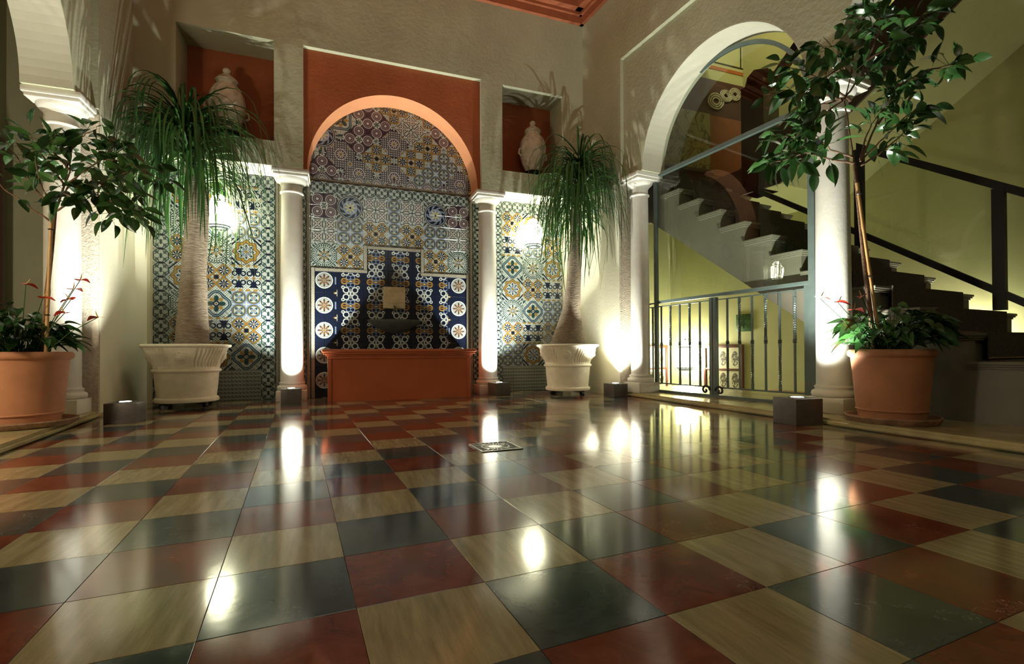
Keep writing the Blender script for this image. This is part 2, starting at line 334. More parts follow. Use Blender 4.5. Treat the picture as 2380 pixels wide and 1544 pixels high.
# ------------------------------------------------------------------ mesh helpers
def shade(me, ang=40):
    me.polygons.foreach_set('use_smooth', [True] * len(me.polygons))
    try: me.set_sharp_from_angle(angle=radians(ang))
    except Exception: pass
class MB:
    def __init__(s): s.v = []; s.f = []; s.mi = []
    def add(s, vs, fs, mi=0):
        o = len(s.v); s.v += [tuple(x) for x in vs]; s.f += [tuple(i + o for i in f) for f in fs]; s.mi += [mi] * len(fs); return s
    def box(s, x0, x1, y0, y1, z0, z1, c=0.0, mi=0):
        if c <= 0:
            vs = [(x, y, z) for z in (z0, z1) for y in (y0, y1) for x in (x0, x1)]
            return s.add(vs, [(0, 2, 3, 1), (4, 5, 7, 6), (0, 1, 5, 4), (2, 6, 7, 3), (0, 4, 6, 2), (1, 3, 7, 5)], mi)
        bm = bmesh.new(); bmesh.ops.create_cube(bm, size=1.0)
        for v in bm.verts: v.co = Vector(((x0 + x1) / 2 + v.co.x * (x1 - x0), (y0 + y1) / 2 + v.co.y * (y1 - y0), (z0 + z1) / 2 + v.co.z * (z1 - z0)))
        bmesh.ops.bevel(bm, geom=bm.edges[:], offset=c, segments=2, affect='EDGES', profile=0.5)
        bm.verts.index_update(); r = s.add([v.co[:] for v in bm.verts], [[v.index for v in f.verts] for f in bm.faces], mi); bm.free(); return r
    def lathe(s, prof, n=32, c=(0, 0, 0), caps=True, fn=None, mi=0):
        vs = []
        for r, z in prof:
            for k in range(n):
                a = 2 * pi * k / n; rr = r + (fn(a, z, r) if fn else 0)
                vs.append((c[0] + rr * cos(a), c[1] + rr * sin(a), c[2] + z))
        fs = []
        for i in range(len(prof) - 1):
            for k in range(n): fs.append((i * n + k, i * n + (k + 1) % n, (i + 1) * n + (k + 1) % n, (i + 1) * n + k))
        if caps:
            if prof[0][0] > 1e-4: fs.append(tuple(range(n - 1, -1, -1)))
            if prof[-1][0] > 1e-4: fs.append(tuple((len(prof) - 1) * n + k for k in range(n)))
        return s.add(vs, fs, mi)
    def tube(s, pts, r, n=8, caps=True, mi=0, square=False, twist=None):
        pts = [Vector(p) for p in pts]; rs = r if isinstance(r, (list, tuple)) else [r] * len(pts)
        if len(pts) < 2: return s
        t0 = (pts[1] - pts[0]).normalized(); ref = Vector((0, 0, 1)) if abs(t0.z) < 0.9 else Vector((1, 0, 0))
        nx = t0.cross(ref).normalized(); vs = []
        for i, p in enumerate(pts):
            t = (pts[min(i + 1, len(pts) - 1)] - pts[max(i - 1, 0)]).normalized()
            nx = (nx - t * nx.dot(t)).normalized(); ny = t.cross(nx)
            for k in range(n):
                a = 2 * pi * (k + (0.5 if square else 0)) / n + (twist[i] if twist else 0)
                vs.append(p + (nx * cos(a) + ny * sin(a)) * rs[i])
        fs = []
        for i in range(len(pts) - 1):
            for k in range(n): fs.append((i * n + k, i * n + (k + 1) % n, (i + 1) * n + (k + 1) % n, (i + 1) * n + k))
        if caps: fs.append(tuple(range(n - 1, -1, -1))); fs.append(tuple((len(pts) - 1) * n + k for k in range(n)))
        return s.add(vs, fs, mi)
    def prism(s, outer, holes, y0, y1, mi=0):
        """polygon in x,z extruded along y"""
        polys = [[Vector((p[0], p[1], 0)) for p in outer]] + [[Vector((p[0], p[1], 0)) for p in h] for h in holes]
        tri = tessellate_polygon(polys); flat = [p for q in polys for p in q]; n = len(flat)
        vs = [(p.x, y0, p.y) for p in flat] + [(p.x, y1, p.y) for p in flat]
        fs = [tuple(t) for t in tri] + [tuple(i + n for i in reversed(t)) for t in tri]
        o = 0
        for q in polys:
            m_ = len(q)
            for k in range(m_): fs.append((o + k, o + (k + 1) % m_, o + (k + 1) % m_ + n, o + k + n))
            o += m_
        s.add(vs, fs, mi); return s
    def mesh(s, name, mats, smooth=True, uv=None):
        me = bpy.data.meshes.new(name); me.from_pydata(s.v, [], s.f)
        for m in (mats if isinstance(mats, (list, tuple)) else [mats]): me.materials.append(m)
        if any(s.mi): me.polygons.foreach_set('material_index', s.mi)
        bm = bmesh.new(); bm.from_mesh(me); bmesh.ops.recalc_face_normals(bm, faces=bm.faces); bm.to_mesh(me); bm.free()
        if smooth: shade(me)
        me.update(); return me
def obj(name, mb, mat, parent=None, loc=None, rz=0.0, smooth=True):
    me = mb if isinstance(mb, bpy.types.Mesh) else mb.mesh(name, mat, smooth)
    o = bpy.data.objects.new(name, me); COL.objects.link(o)
    if parent: o.parent = parent
    if loc is not None: o.location = loc
    if rz: o.rotation_euler = (0, 0, rz)
    return o
def tag(o, label, cat, group=None):
    o['label'] = label; o['category'] = cat
    if group: o['group'] = group
    return o
def thing(name, label, cat, loc=(0, 0, 0), rz=0.0, group=None):
    o = bpy.data.objects.new(name, None); COL.objects.link(o); o.empty_display_size = 0.1
    o.location = loc; o.rotation_euler = (0, 0, rz); return tag(o, label, cat, group)
def struct(name, label, cat='structure', loc=(0, 0, 0), rz=0.0):
    o = bpy.data.objects.new(name, None); COL.objects.link(o); o.empty_display_size = 0.1; o.location = loc; o.rotation_euler = (0, 0, rz)
    o['label'] = label; o['category'] = cat; o['kind'] = 'structure'; return o
def smesh(name, mb, mat, label, cat='wall', loc=None, rz=0.0, smooth=False):
    o = obj(name, mb, mat, None, loc, rz, smooth); tag(o, label, cat); o['kind'] = 'structure'; return o
def arc(cx, cz, r, a0, a1, n):
    return [(cx + r * cos(radians(a0 + (a1 - a0) * k / n)), cz + r * sin(radians(a0 + (a1 - a0) * k / n))) for k in range(n + 1)]

# ------------------------------------------------------------------ floor: marble tiles
TS = 0.30; GR = 0.0667; GO = Vector((0.0453, 1.1310, 0))
floor = struct('floor', 'polished floor of red, blue-grey and beige square marble tiles in diagonal runs', 'floor')
fb = MB().box(-3.2, 4.4, -2.2, 6.62, -0.12, -0.004)
obj('grout_bed', fb, M['grout'], floor, smooth=False)
def floor_tile_mb(mb, cx=0, cy=0, z=0):
    h = TS / 2 - 0.0006; b = 0.0007
    vs = [(-h, -h, -0.012), (h, -h, -0.012), (h, h, -0.012), (-h, h, -0.012), (-h, -h, -b), (h, -h, -b), (h, h, -b), (-h, h, -b), (-h + b, -h + b, 0), (h - b, -h + b, 0), (h - b, h - b, 0), (-h + b, h - b, 0)]
    c, s_ = cos(GR), sin(GR)
    if cx or cy: vs = [(cx + x * c - y * s_, cy + x * s_ + y * c, zz + z) for x, y, zz in vs]
    return mb.add(vs, [(0, 1, 5, 4), (1, 2, 6, 5), (2, 3, 7, 6), (3, 0, 4, 7), (4, 5, 9, 8), (5, 6, 10, 9), (6, 7, 11, 10), (7, 4, 8, 11), (8, 9, 10, 11)])
kinds = ['red_t', 'blue_t', 'beige_t']
tmesh = {k: floor_tile_mb(MB()).mesh('floor_tile', M[k], False) for k in kinds}
cells = []
gx = Vector((cos(GR), sin(GR), 0)); gy = Vector((-sin(GR), cos(GR), 0))
DRAIN = Vector((0.895, 2.765, 0))
for i in range(-14, 20):
    for j in range(-12, 24):
        c = GO + gx * (i + 0.5) * TS + gy * (j + 0.5) * TS
        xl = -2.2 + 0.05 * (6.6 - c.y); xr = 3.72
        if not (xl - 0.15 < c.x < xr and -2.0 < c.y < 6.58): continue
        d = c.dot(_f); a = (c.dot(_r)) / max(d, 0.01)
        vis = d > 0.75 and abs(a) < 1.12
        cells.append((0 if vis else 1, (c - Vector((0, 0, 0.56))).length, c, kinds[(j - i) % 3]))
cells.sort(key=lambda q: (q[0], q[1]))
rest = {k: MB() for k in kinds}
for n_, (vv, d, c, k) in enumerate(cells):
    if n_ < 299:
        o = obj('floor_tile', tmesh[k], None, floor, (c.x, c.y, random.uniform(-0.00008, 0.00008)))
        o.rotation_euler = (random.gauss(0, 0.0005), random.gauss(0, 0.0005), GR)
    else: floor_tile_mb(rest[k], c.x, c.y)
for k in kinds:
    if rest[k].v:
        o = obj('floor_tile_field', rest[k], M[k], floor, smooth=False); o['kind'] = 'stuff'

# stone steps up to the two arcades, and the floors beyond
smesh('trim_1', MB().box(3.50, 5.2, -2.2, 6.0, -0.1, 0.05).box(3.475, 3.51, -2.2, 5.66, 0.006, 0.032, 0.006), M['stepstone'], 'low polished ochre stone step below the iron gate and the staircase', 'step')
smesh('trim_2', MB().box(-1.1, 6.2, -1.2, 0.11, -0.1, 0.05).box(-1.1, 6.2, 0.10, 0.135, 0.006, 0.032, 0.006), M['stepstone'], 'low polished stone step along the left arcade under the big terracotta pot', 'step', (*(PL + U * 1.30 - Vector((0.25, 0, 0))).xy, 0), BA)

# ------------------------------------------------------------------ back wall
NZ0, NZ1 = 3.0, 4.16
AX, AZ, AR = 0.752, 2.74, 1.044
wb = MB()
nl = [(-1.60, NZ0), (-0.64, NZ0), (-0.64, NZ1), (-1.60, NZ1)]; nr_ = [(2.13, NZ0), (3.03, NZ0), (3.03, NZ1 - 0.01), (2.13, NZ1 - 0.01)]
outer = [(-2.6, 2.72), (-0.332, 2.72), (-0.332, 4.168), (1.836, 4.168), (1.836, 2.72), (3.9, 2.72), (3.9, 5.8), (-2.6, 5.8)]
wb.prism(outer, [nl, nr_], Y0, 6.26)
wb.prism([(-2.6, 2.72), (-0.332, 2.72), (-0.332, 5.8), (-2.6, 5.8)], [nl], 6.26, 6.64)
wb.prism([(1.836, 2.72), (3.9, 2.72), (3.9, 5.8), (1.836, 5.8)], [nr_], 6.26, 6.64)
wb.prism([(-0.332, 4.168), (1.836, 4.168), (1.836, 5.8), (-0.332, 5.8)], [], 6.26, 6.64)
wback = smesh('wall_back', wb, M['wall'], 'beige plaster wall with an orange arched recess and two square niches')
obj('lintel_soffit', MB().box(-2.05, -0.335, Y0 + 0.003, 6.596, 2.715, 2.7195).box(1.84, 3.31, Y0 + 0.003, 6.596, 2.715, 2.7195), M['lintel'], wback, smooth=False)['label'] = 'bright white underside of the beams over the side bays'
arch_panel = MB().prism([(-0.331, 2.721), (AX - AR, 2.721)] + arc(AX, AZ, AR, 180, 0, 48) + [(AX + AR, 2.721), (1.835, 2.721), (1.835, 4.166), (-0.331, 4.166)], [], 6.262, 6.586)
o = obj('orange_arch', arch_panel, [M['orange'], M['orange_lit']], wback); o['label'] = 'burnt orange plaster panel with round arch, its underside coloured paler as if brightly lit'
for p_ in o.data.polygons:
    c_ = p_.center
    if abs(p_.normal.y) < 0.3 and hypot(c_.x - AX, c_.z - AZ) < AR + 0.01 and c_.z > 2.725: p_.material_index = 1  # underside faces get the lit tone of the same plaster
nb = MB().box(-1.66, -0.58, 6.641, 6.66, NZ0 - 0.02, NZ1 + 0.03)
o = obj('niche_back', nb, M['orange'], wback, smooth=False); o['label'] = 'dark orange back of the left niche'
o = obj('niche_back', MB().box(2.08, 3.09, 6.641, 6.66, NZ0 - 0.02, NZ1 + 0.03), M['orange'], wback, smooth=False); o['label'] = 'dark orange back of the right niche'
obj('backing', MB().box(-2.6, 3.9, YT + 0.001, 6.64, -0.1, 2.72).box(-2.6, 3.9, 6.661, 6.8, -0.1, 5.8).box(-0.33, 1.84, YT + 0.001, 6.64, 2.72, 4.0), M['cream'], wback, smooth=False)

# ------------------------------------------------------------------ side arcade walls (local x = along wall, y = outwards)
def arcade(name, label, origin, ang, s0, jamb, a1, a2, e, ys, hi_ledge):
    """wall plate with a full height opening from jamb to e, two arches above the cap line"""
    R = 1.02; z0 = 2.77
    o_ = struct(name, label, 'wall', (*origin.xy, 0), ang)
    t0, t1 = (0.05 * ys, 0.40 * ys)
    def outline(end, top):
        return ([(s0, 0.0), (jamb, 0.0), (jamb, z0), (a1 - R, z0)] + arc(a1, z0, R, 180, 0, 40) + [(a2 - R, z0)] + arc(a2, z0, R, 180, 0, 40) + [(e, z0), (e, 0.0), (end, 0.0), (end, top), (s0, top)])
    mb = MB().prism(outline(9.0, 5.8), [], min(t0, t1), max(t0, t1))
    obj('arcade_wall', mb, M['wall'], o_)
    face = MB().prism([(s0, 0.0), (jamb + 0.0, 0.0), (jamb + 0.0, 2.77), (hi_ledge, 2.77), (hi_ledge, 4.29), (e + 0.2, 4.29), (e + 0.2, 0.0), (9.0, 0.0), (9.0, 5.8), (s0, 5.8)], [], min(0, t0), max(0, t0))
    obj('raised_plaster', face, M['wall'], o_, smooth=False)
    lower = MB().box(s0, jamb - 0.002, min(-0.003 * ys, 0), max(-0.003 * ys, 0), 0.0, 2.72)
    q = obj('lower_plaster', lower, M['cream'], o_, smooth=False); q['label'] = 'pale cream lower plaster of the side bay'
    jm = MB().box(jamb - 0.001, jamb + 0.012, min(0, t1) + 0.002, max(0, t1) - 0.002, 0.0, 2.72)
    q = obj('jamb_stone', jm, M['rough'], o_, smooth=False); q['label'] = 'rough stone jamb'
    intr = MB()
    for ac in (a1, a2):
        pts = arc(ac, z0, R - 0.006, 180, 0, 48); 
        for k in range(48):
            (x0, zz0), (x1, zz1) = pts[k], pts[k + 1]; xo0 = ac + (x0 - ac) * R / (R - 0.006) ; zo0 = z0 + (zz0 - z0) * R / (R - 0.006); xo1 = ac + (x1 - ac) * R / (R - 0.006); zo1 = z0 + (zz1 - z0) * R / (R - 0.006)
            ya, yb = min(t0, t1) + 0.001, max(t0, t1) - 0.001
            intr.add([(x0, ya, zz0), (x1, ya, zz1), (x1, yb, zz1), (x0, yb, zz0), (xo0, ya, zo0), (xo1, ya, zo1), (xo1, yb, zo1), (xo0, yb, zo0)], [(0, 1, 2, 3), (4, 7, 6, 5), (0, 4, 5, 1), (3, 2, 6, 7)])
    q = obj('arch_intrados', intr, M['intrados'], o_); q['label'] = 'pale plastered underside of the arches'
    return o_
wr = arcade('wall_right', 'beige plaster arcade wall with round arches over the iron gate', PC, BA, -0.35, 0.79, 2.19, 4.45, 5.85, 1, 0.83)
wl = arcade('wall_left', 'beige plaster arcade wall on the left with arches on stone columns', PL, BL, -0.05, 1.18, 2.55, 4.81, 6.2, -1, 1.21)

# ceiling and cornice
smesh('ceiling', MB().box(-4.2, 6.0, -3.0, 6.9, 5.60, 5.72), M['cornice'], 'terracotta painted ceiling', 'ceiling')
def cornice(L):
    mb = MB()
    for d, z0, z1 in ((0.05, 5.20, 5.30), (0.085, 5.30, 5.34), (0.17, 5.34, 5.46), (0.21, 5.46, 5.50), (0.32, 5.50, 5.60)): L(mb, d, z0, z1)
    return mb
smesh('trim_3', cornice(lambda m, d, a, b: m.box(-2.2, 3.42, Y0 - d, Y0 + 0.001, a, b)), M['cornice'], 'stepped terracotta cornice above the niches', 'cornice')
smesh('trim_4', cornice(lambda m, d, a, b: m.box(-0.12, 9.0, -d, 0.001, a, b)), M['cornice'], 'stepped terracotta cornice above the gate arch', 'cornice', (*PC.xy, 0), BA)
smesh('trim_5', cornice(lambda m, d, a, b: m.box(0.3, 9.0, -0.001, d, a, b)), M['cornice'], 'stepped terracotta cornice along the left wall', 'cornice', (*PL.xy, 0), BL)
smesh('wall_front', MB().box(-4.2, 6.0, -2.9, -2.7, -0.1, 5.8), M['wall'], 'plain beige wall behind the viewer')

# left aisle
smesh('wall_left_aisle', MB().box(-0.3, 9.2, -1.50, -1.30, -0.1, 5.8), M['wall'], 'tan wall of the aisle behind the left column', 'wall', (*PL.xy, 0), BL)
smesh('wall_aisle_end', MB().box(-3.4, -2.39, 6.75, 6.9, -0.1, 5.8), M['wall'], 'narrow end wall of the left aisle')
dr = struct('door_1', 'blue-grey door at the left edge beyond the terracotta pot', 'door', (*PL.xy, 0), BL)
obj('door_panel', MB().box(0.10, 1.15, -1.30, -1.27, 0.05, 2.72, 0.004), M['door'], dr)
obj('door_frame', MB().box(0.02, 0.10, -1.30, -1.23, 0.05, 2.80, 0.004).box(0.10, 1.15, -1.30, -1.23, 2.72, 2.80, 0.004), M['redwood'], dr)

# ------------------------------------------------------------------ glazed tile panels
TW = 0.157
_tm = {}
def tile_mesh(w, h, u0, u1, v0, v1, mat):
    key = (round(w, 4), round(h, 4), u0, u1, round(v0, 3), round(v1, 3), mat)
    if key in _tm: return _tm[key]
    g = 0.0012; b = 0.0022; d = 0.010; W = w / 2 - g / 2; H = h / 2 - g / 2
    vs = [(-W, 0, -H), (W, 0, -H), (W, 0, H), (-W, 0, H), (-W, -d + b, -H), (W, -d + b, -H), (W, -d + b, H), (-W, -d + b, H), (-W + b, -d, -H + b), (W - b, -d, -H + b), (W - b, -d, H - b), (-W + b, -d, H - b)]
    fs = [(0, 1, 5, 4), (1, 2, 6, 5), (2, 3, 7, 6), (3, 0, 4, 7), (4, 5, 9, 8), (5, 6, 10, 9), (6, 7, 11, 10), (7, 4, 8, 11), (8, 9, 10, 11)]
    me = bpy.data.meshes.new('glazed_tile'); me.from_pydata(vs, [], fs); me.materials.append(T[mat])
    uvl = me.uv_layers.new(name='UVMap')
    for poly in me.polygons:
        for li, vi in zip(poly.loop_indices, poly.vertices):
            x, _, z = vs[vi]; uvl.data[li].uv = (u0 + (u1 - u0) * (x + w / 2) / w, v0 + (v1 - v0) * (z + h / 2) / h)
    me.update(); _tm[key] = me; return me
def put(parent, x, z, w, h, mat, q=None, rot=0.0, vr=None):
    """tile whose lower left corner is x,z; q = quadrant of a 2x2 block"""
    if q is None: u0, u1, v0, v1 = -1, 1, -1, 1
    else: u0 = -1 + q[0]; u1 = u0 + 1; v0 = -1 + q[1]; v1 = v0 + 1
    if vr: v0 = v1 - (v1 - v0) * vr
    o = obj('glazed_tile', tile_mesh(w, h, u0, u1, v0, v1, mat), None, parent, (x + w / 2, YT + random.uniform(-0.0004, 0.0004), z + h / 2))
    if rot: o.rotation_euler = (0, rot, 0)
    return o
def panel(name, label, x0, ncol, z_top, nrow, cols, waves_z):
    p = struct(name, label, 'tile panel')
    for r in range(nrow):
        for c in range(ncol):
            bc, br = c // 2, r // 2
            mname = cols[br % len(cols)][bc % len(cols[0])]
            put(p, x0 + c * TW, z_top - (r + 1) * TW, TW, TW, mname, None if mname == 'circ' else (c % 2, 1 - r % 2))
    zb = z_top - nrow * TW
    if waves_z:
        hh = zb / 2
        for r in range(2):
            for c in range(ncol): put(p, x0 + c * TW, zb - (r + 1) * hh, TW, hh, 'wave')
    return p
ZT = 2.562
pl = panel('trim_6', 'left panel of blue, ochre and green patterned wall tiles behind the left palm', -1.768, 6, ZT, 14,
           [['star', 'lattice', 'fleur'], ['oct', 'greenmed', 'circ'], ['lattice', 'oct', 'star'], ['star', 'lattice', 'fleur'], ['oct', 'greenmed', 'circ'], ['lattice', 'fleur', 'lattice'], ['circ', 'star', 'greenmed']], True)
for k in range(17):
    z = ZT - 15.6 * TW - 0.0 + 0
for k in range(17):
    h = (ZT + TW) / 17.0
    put(pl, -1.925, k * h, 0.157, h, 'border'); put(pl, -0.826, k * h, 0.157, h, 'border')
for k in range(6): put(pl, -1.768 + k * TW, ZT, TW, TW - 0.003, 'border')
for k in range(18): put(pl, -0.667, k * 0.151, 0.04, 0.1505, 'braid')
pr = panel('trim_7', 'right panel of patterned wall tiles behind the right palm', 2.25, 6, ZT, 14,
           [['lattice', 'star', 'oct'], ['fleur', 'circ', 'lattice'], ['greenmed', 'oct', 'star'], ['star', 'lattice', 'fleur'], ['oct', 'greenmed', 'circ'], ['lattice', 'fleur', 'lattice'], ['circ', 'star', 'greenmed']], True)
for k in range(22): put(pr, 2.13, k * ((ZT + TW) / 22), 0.12, (ZT + TW) / 22, 'border')
for k in range(6): put(pr, 2.25 + k * TW, ZT, TW, TW - 0.003, 'border')
for k in range(18): put(pr, 2.09, k * 0.151, 0.038, 0.1505, 'braid')
# middle panel
pm = struct('trim_8', 'middle tile panel with a navy stepped field around the fountain', 'tile panel')
CX0 = -0.27; rows = 16
lay = [['purple', 'bluemed', 'textile', 'C', 'textile', 'bluemed', 'purple'], ['textile', 'circ', 'lattice', 'C', 'lattice', 'circ', 'textile'], ['oct', 'lattice', 'S', 'S', 'S', 'lattice', 'oct']]
colspan = [(0, 2), (2, 2), (4, 2), (6, 1), (7, 2), (9, 2), (11, 2)]
ZC = 2.575
for r in range(17):
    hh = TW if r < 16 else ZC - 16 * TW
    for ci, (c0, n) in enumerate(colspan):
        for k in range(n):
            c = c0 + k; br = r // 2; vr = None if r < 16 else hh / TW
            if br < 3: mname = lay[br][ci]
            else: mname = 'S'
            x = CX0 + c * TW; z = ZC - r * TW - hh
            if mname == 'C': put(pm, x, z, TW, hh, 'circ')
            elif mname == 'S' or mname is None:
                if br >= 3 and (c < 2 or c > 10): put(pm, x, z, TW, hh, 'ringros', ((c if c < 2 else c - 11) % 2, 1 - r % 2), vr=vr)
                else: put(pm, x, z, TW, hh, 'scroll', ((c) % 2, 1 - r % 2), vr=vr)
            elif mname == 'circ': put(pm, x, z, TW, hh, 'circ')
            else: put(pm, x, z, TW, hh, mname, (k % 2, 1 - r % 2))
for k in range(13): put(pm, CX0 + k * TW, ZC, TW, 0.145, 'border')
fr = struct('trim_9', 'narrow braided tile border stepping around the navy fountain field', 'tile border')
def strip(x0, x1, z0, z1):
    horiz = (x1 - x0) > (z1 - z0); L = (x1 - x0) if horiz else (z1 - z0); n = max(1, round(L / 0.157))
    for k in range(n):
        if horiz:
            o = obj('border_tile', tile_mesh(z1 - z0, L / n, -1, 1, -1.5, 1.5, 'braid'), None, fr, (x0 + (k + 0.5) * L / n, YT - 0.009, (z0 + z1) / 2)); o.rotation_euler = (0, pi / 2, 0)
        else: obj('border_tile', tile_mesh(x1 - x0, L / n, -1, 1, -1.5, 1.5, 'braid'), None, fr, ((x0 + x1) / 2, YT - 0.009, z0 + (k + 0.5) * L / n))
zs = ZC - 6 * TW; zt = ZC - 4 * TW; xa = CX0 + 4 * TW; xb = CX0 + 9 * TW; b_ = 0.05; xe = CX0 + 13 * TW
strip(CX0, CX0 + b_, 0.0, zs); strip(xe - b_, xe, 0.0, zs)
strip(CX0 + b_, xa + b_, zs - b_, zs); strip(xb - b_, xe - b_, zs - b_, zs)
strip(xa, xa + b_, zs, zt); strip(xb - b_, xb, zs, zt); strip(xa + b_, xb - b_, zt - b_, zt)
sd = struct('trim_10', 'dark interlaced tile strips beside the two middle columns', 'tile border')
for k in range(18):
    h = 2.72 / 18
    put(sd, -0.32, k * h, 0.048, h, 'braid'); put(sd, 1.773, k * h, 0.045, h, 'braid')
    put(sd, -0.45, k * h, 0.128, h, 'border'); put(sd, 1.82, k * h, 0.13, h, 'border')
# diagonal tiles of the tympanum
ty = struct('trim_11', 'arched field of small diagonal star and medallion tiles above the fountain', 'tile panel')
names = ['mosaic', 'purple', 'lattice', 'circ', 'textile', 'greenmed', 'lattice', 'bluemed', 'mosaic', 'purple']
q2 = TW / sqrt(2) * 0.998
rnd = random.Random(5); bl = {}
for a in range(-16, 17):
    for b in range(-16, 17):
        # rotated lattice
        x = AX + (a - b) * q2; z = AZ + 0.35 + (a + b + 1) * q2
        if z < 2.722 + 0.0 - 0.11 + 0.11: 
            if z < 2.70: continue
        if hypot(x - AX, z - AZ) > AR + 0.06 or z > 3.86: continue
        key = (a // 2, b // 2)
        if key not in bl: bl[key] = names[rnd.randrange(len(names))]
        nm = bl[key]
        z2 = max(z, 2.722 + 0.111)
        if z < 2.722 + 0.105: continue
        o = put(ty, x - TW / 2, z - TW / 2, TW, TW, nm, None if nm == 'circ' else (a % 2, b % 2)); o.rotation_euler = (0, -pi / 4, 0)
# half tiles along the base
zrow = sorted(set(round(AZ + 0.35 + (n_ + 1) * q2, 4) for n_ in range(-40, 40)))
def tri_tile(x, z, mat):
    h = q2 * 0.99; d = 0.010
    vs = [(-h, 0, 0), (h, 0, 0), (0, 0, h), (-h, -d, 0), (h, -d, 0), (0, -d, h)]
    me = bpy.data.meshes.new('glazed_tile'); me.from_pydata(vs, [], [(0, 2, 1), (3, 4, 5), (0, 1, 4, 3), (1, 2, 5, 4), (2, 0, 3, 5)]); me.materials.append(T[mat])
    uvl = me.uv_layers.new(name='UVMap')
    for poly in me.polygons:
        for li, vi in zip(poly.loop_indices, poly.vertices): uvl.data[li].uv = (vs[vi][0] / h, vs[vi][2] / h)
    obj('glazed_tile', me, None, ty, (x, YT, z))
zlow = min(zz for zz in zrow if zz >= 2.722 + 0.105)
for a in range(-20, 21):
    x = AX + a * q2
    n_ = round((zlow - AZ - 0.35) / q2 - 1)
    if (a - n_) % 2 == 0: continue
    if abs(x - AX) < AR - 0.02: tri_tile(x, zlow - q2, 'mosaic' if a % 3 else 'purple')
obj('tile_base_strip', MB().box(AX - AR, AX + AR, YT - 0.006, YT, 2.72, zlow - q2 - 0.001), M['grout'], ty, smooth=False)

# measured positions of the plants (metres)
TREE_R=[[[(3.492,2.446,1.9),(3.435,2.443,2.131),(3.397,2.445,2.333),(3.424,2.413,2.495),(3.499,2.353,2.583)],0],[[(3.397,2.445,2.333),(3.202,2.494,2.367),(2.959,2.529,2.35),(2.763,2.547,2.31)],15],[[(3.473,2.449,2.339),(3.382,2.534,2.474),(3.252,2.634,2.613),(3.059,2.703,2.668)],16],[[(3.424,2.413,2.495),(3.268,2.415,2.602),(3.138,2.441,2.68)],16],[[(3.424,2.413,2.495),(3.544,2.473,2.754),(3.659,2.504,2.987),(3.81,2.48,3.141)],20],[[(3.499,2.353,2.583),(3.633,2.282,2.675),(3.751,2.217,2.795),(3.9,2.184,2.912)],20],[[(3.499,2.353,2.583),(3.876,2.406,2.815),(4.107,2.342,2.937)],16],[[(3.499,2.353,2.583),(3.493,2.247,2.756),(3.431,2.248,2.874)],14],[[(3.427,2.466,2.349),(3.608,2.505,2.532),(3.871,2.494,2.704),(4.045,2.451,2.812)],18],[[(3.473,2.448,2.523),(3.199,2.335,2.455),(3.016,2.349,2.342),(2.855,2.377,2.185)],18],[[(3.427,2.466,2.349),(3.359,2.618,2.37),(3.266,2.684,2.331)],14],[[(3.535,2.43,1.909),(3.733,2.408,2.286),(3.817,2.387,2.462),(3.997,2.311,2.533)],16],[[(3.817,2.387,2.462),(3.993,2.28,2.563),(4.158,2.199,2.596),(4.249,2.144,2.615)],14],[[(3.704,2.42,2.192),(3.882,2.428,2.414),(4.019,2.409,2.525)],14],[[(3.535,2.43,1.909),(3.656,2.332,2.07),(3.751,2.264,2.192),(3.856,2.205,2.256)],18],[[(3.535,2.43,1.878),(3.567,2.333,1.923),(3.665,2.254,2.024),(3.721,2.233,2.083)],9],[[(3.535,2.43,1.924),(3.646,2.474,2.081),(3.711,2.47,2.216),(3.786,2.442,2.326)],10],[[(3.492,2.445,1.94),(3.238,2.431,1.952),(3.089,2.431,2.038),(2.998,2.432,2.083)],14],[[(3.492,2.446,1.894),(3.19,2.396,1.861),(2.962,2.404,1.884),(2.787,2.436,1.887)],18],[[(2.962,2.404,1.884),(2.827,2.422,1.83),(2.682,2.443,1.785)],14],[[(3.089,2.431,2.038),(3.014,2.512,2.037),(2.863,2.588,2.071)],12],[[(3.427,2.466,2.349),(3.022,2.295,2.117),(2.924,2.31,2.024)],10]]
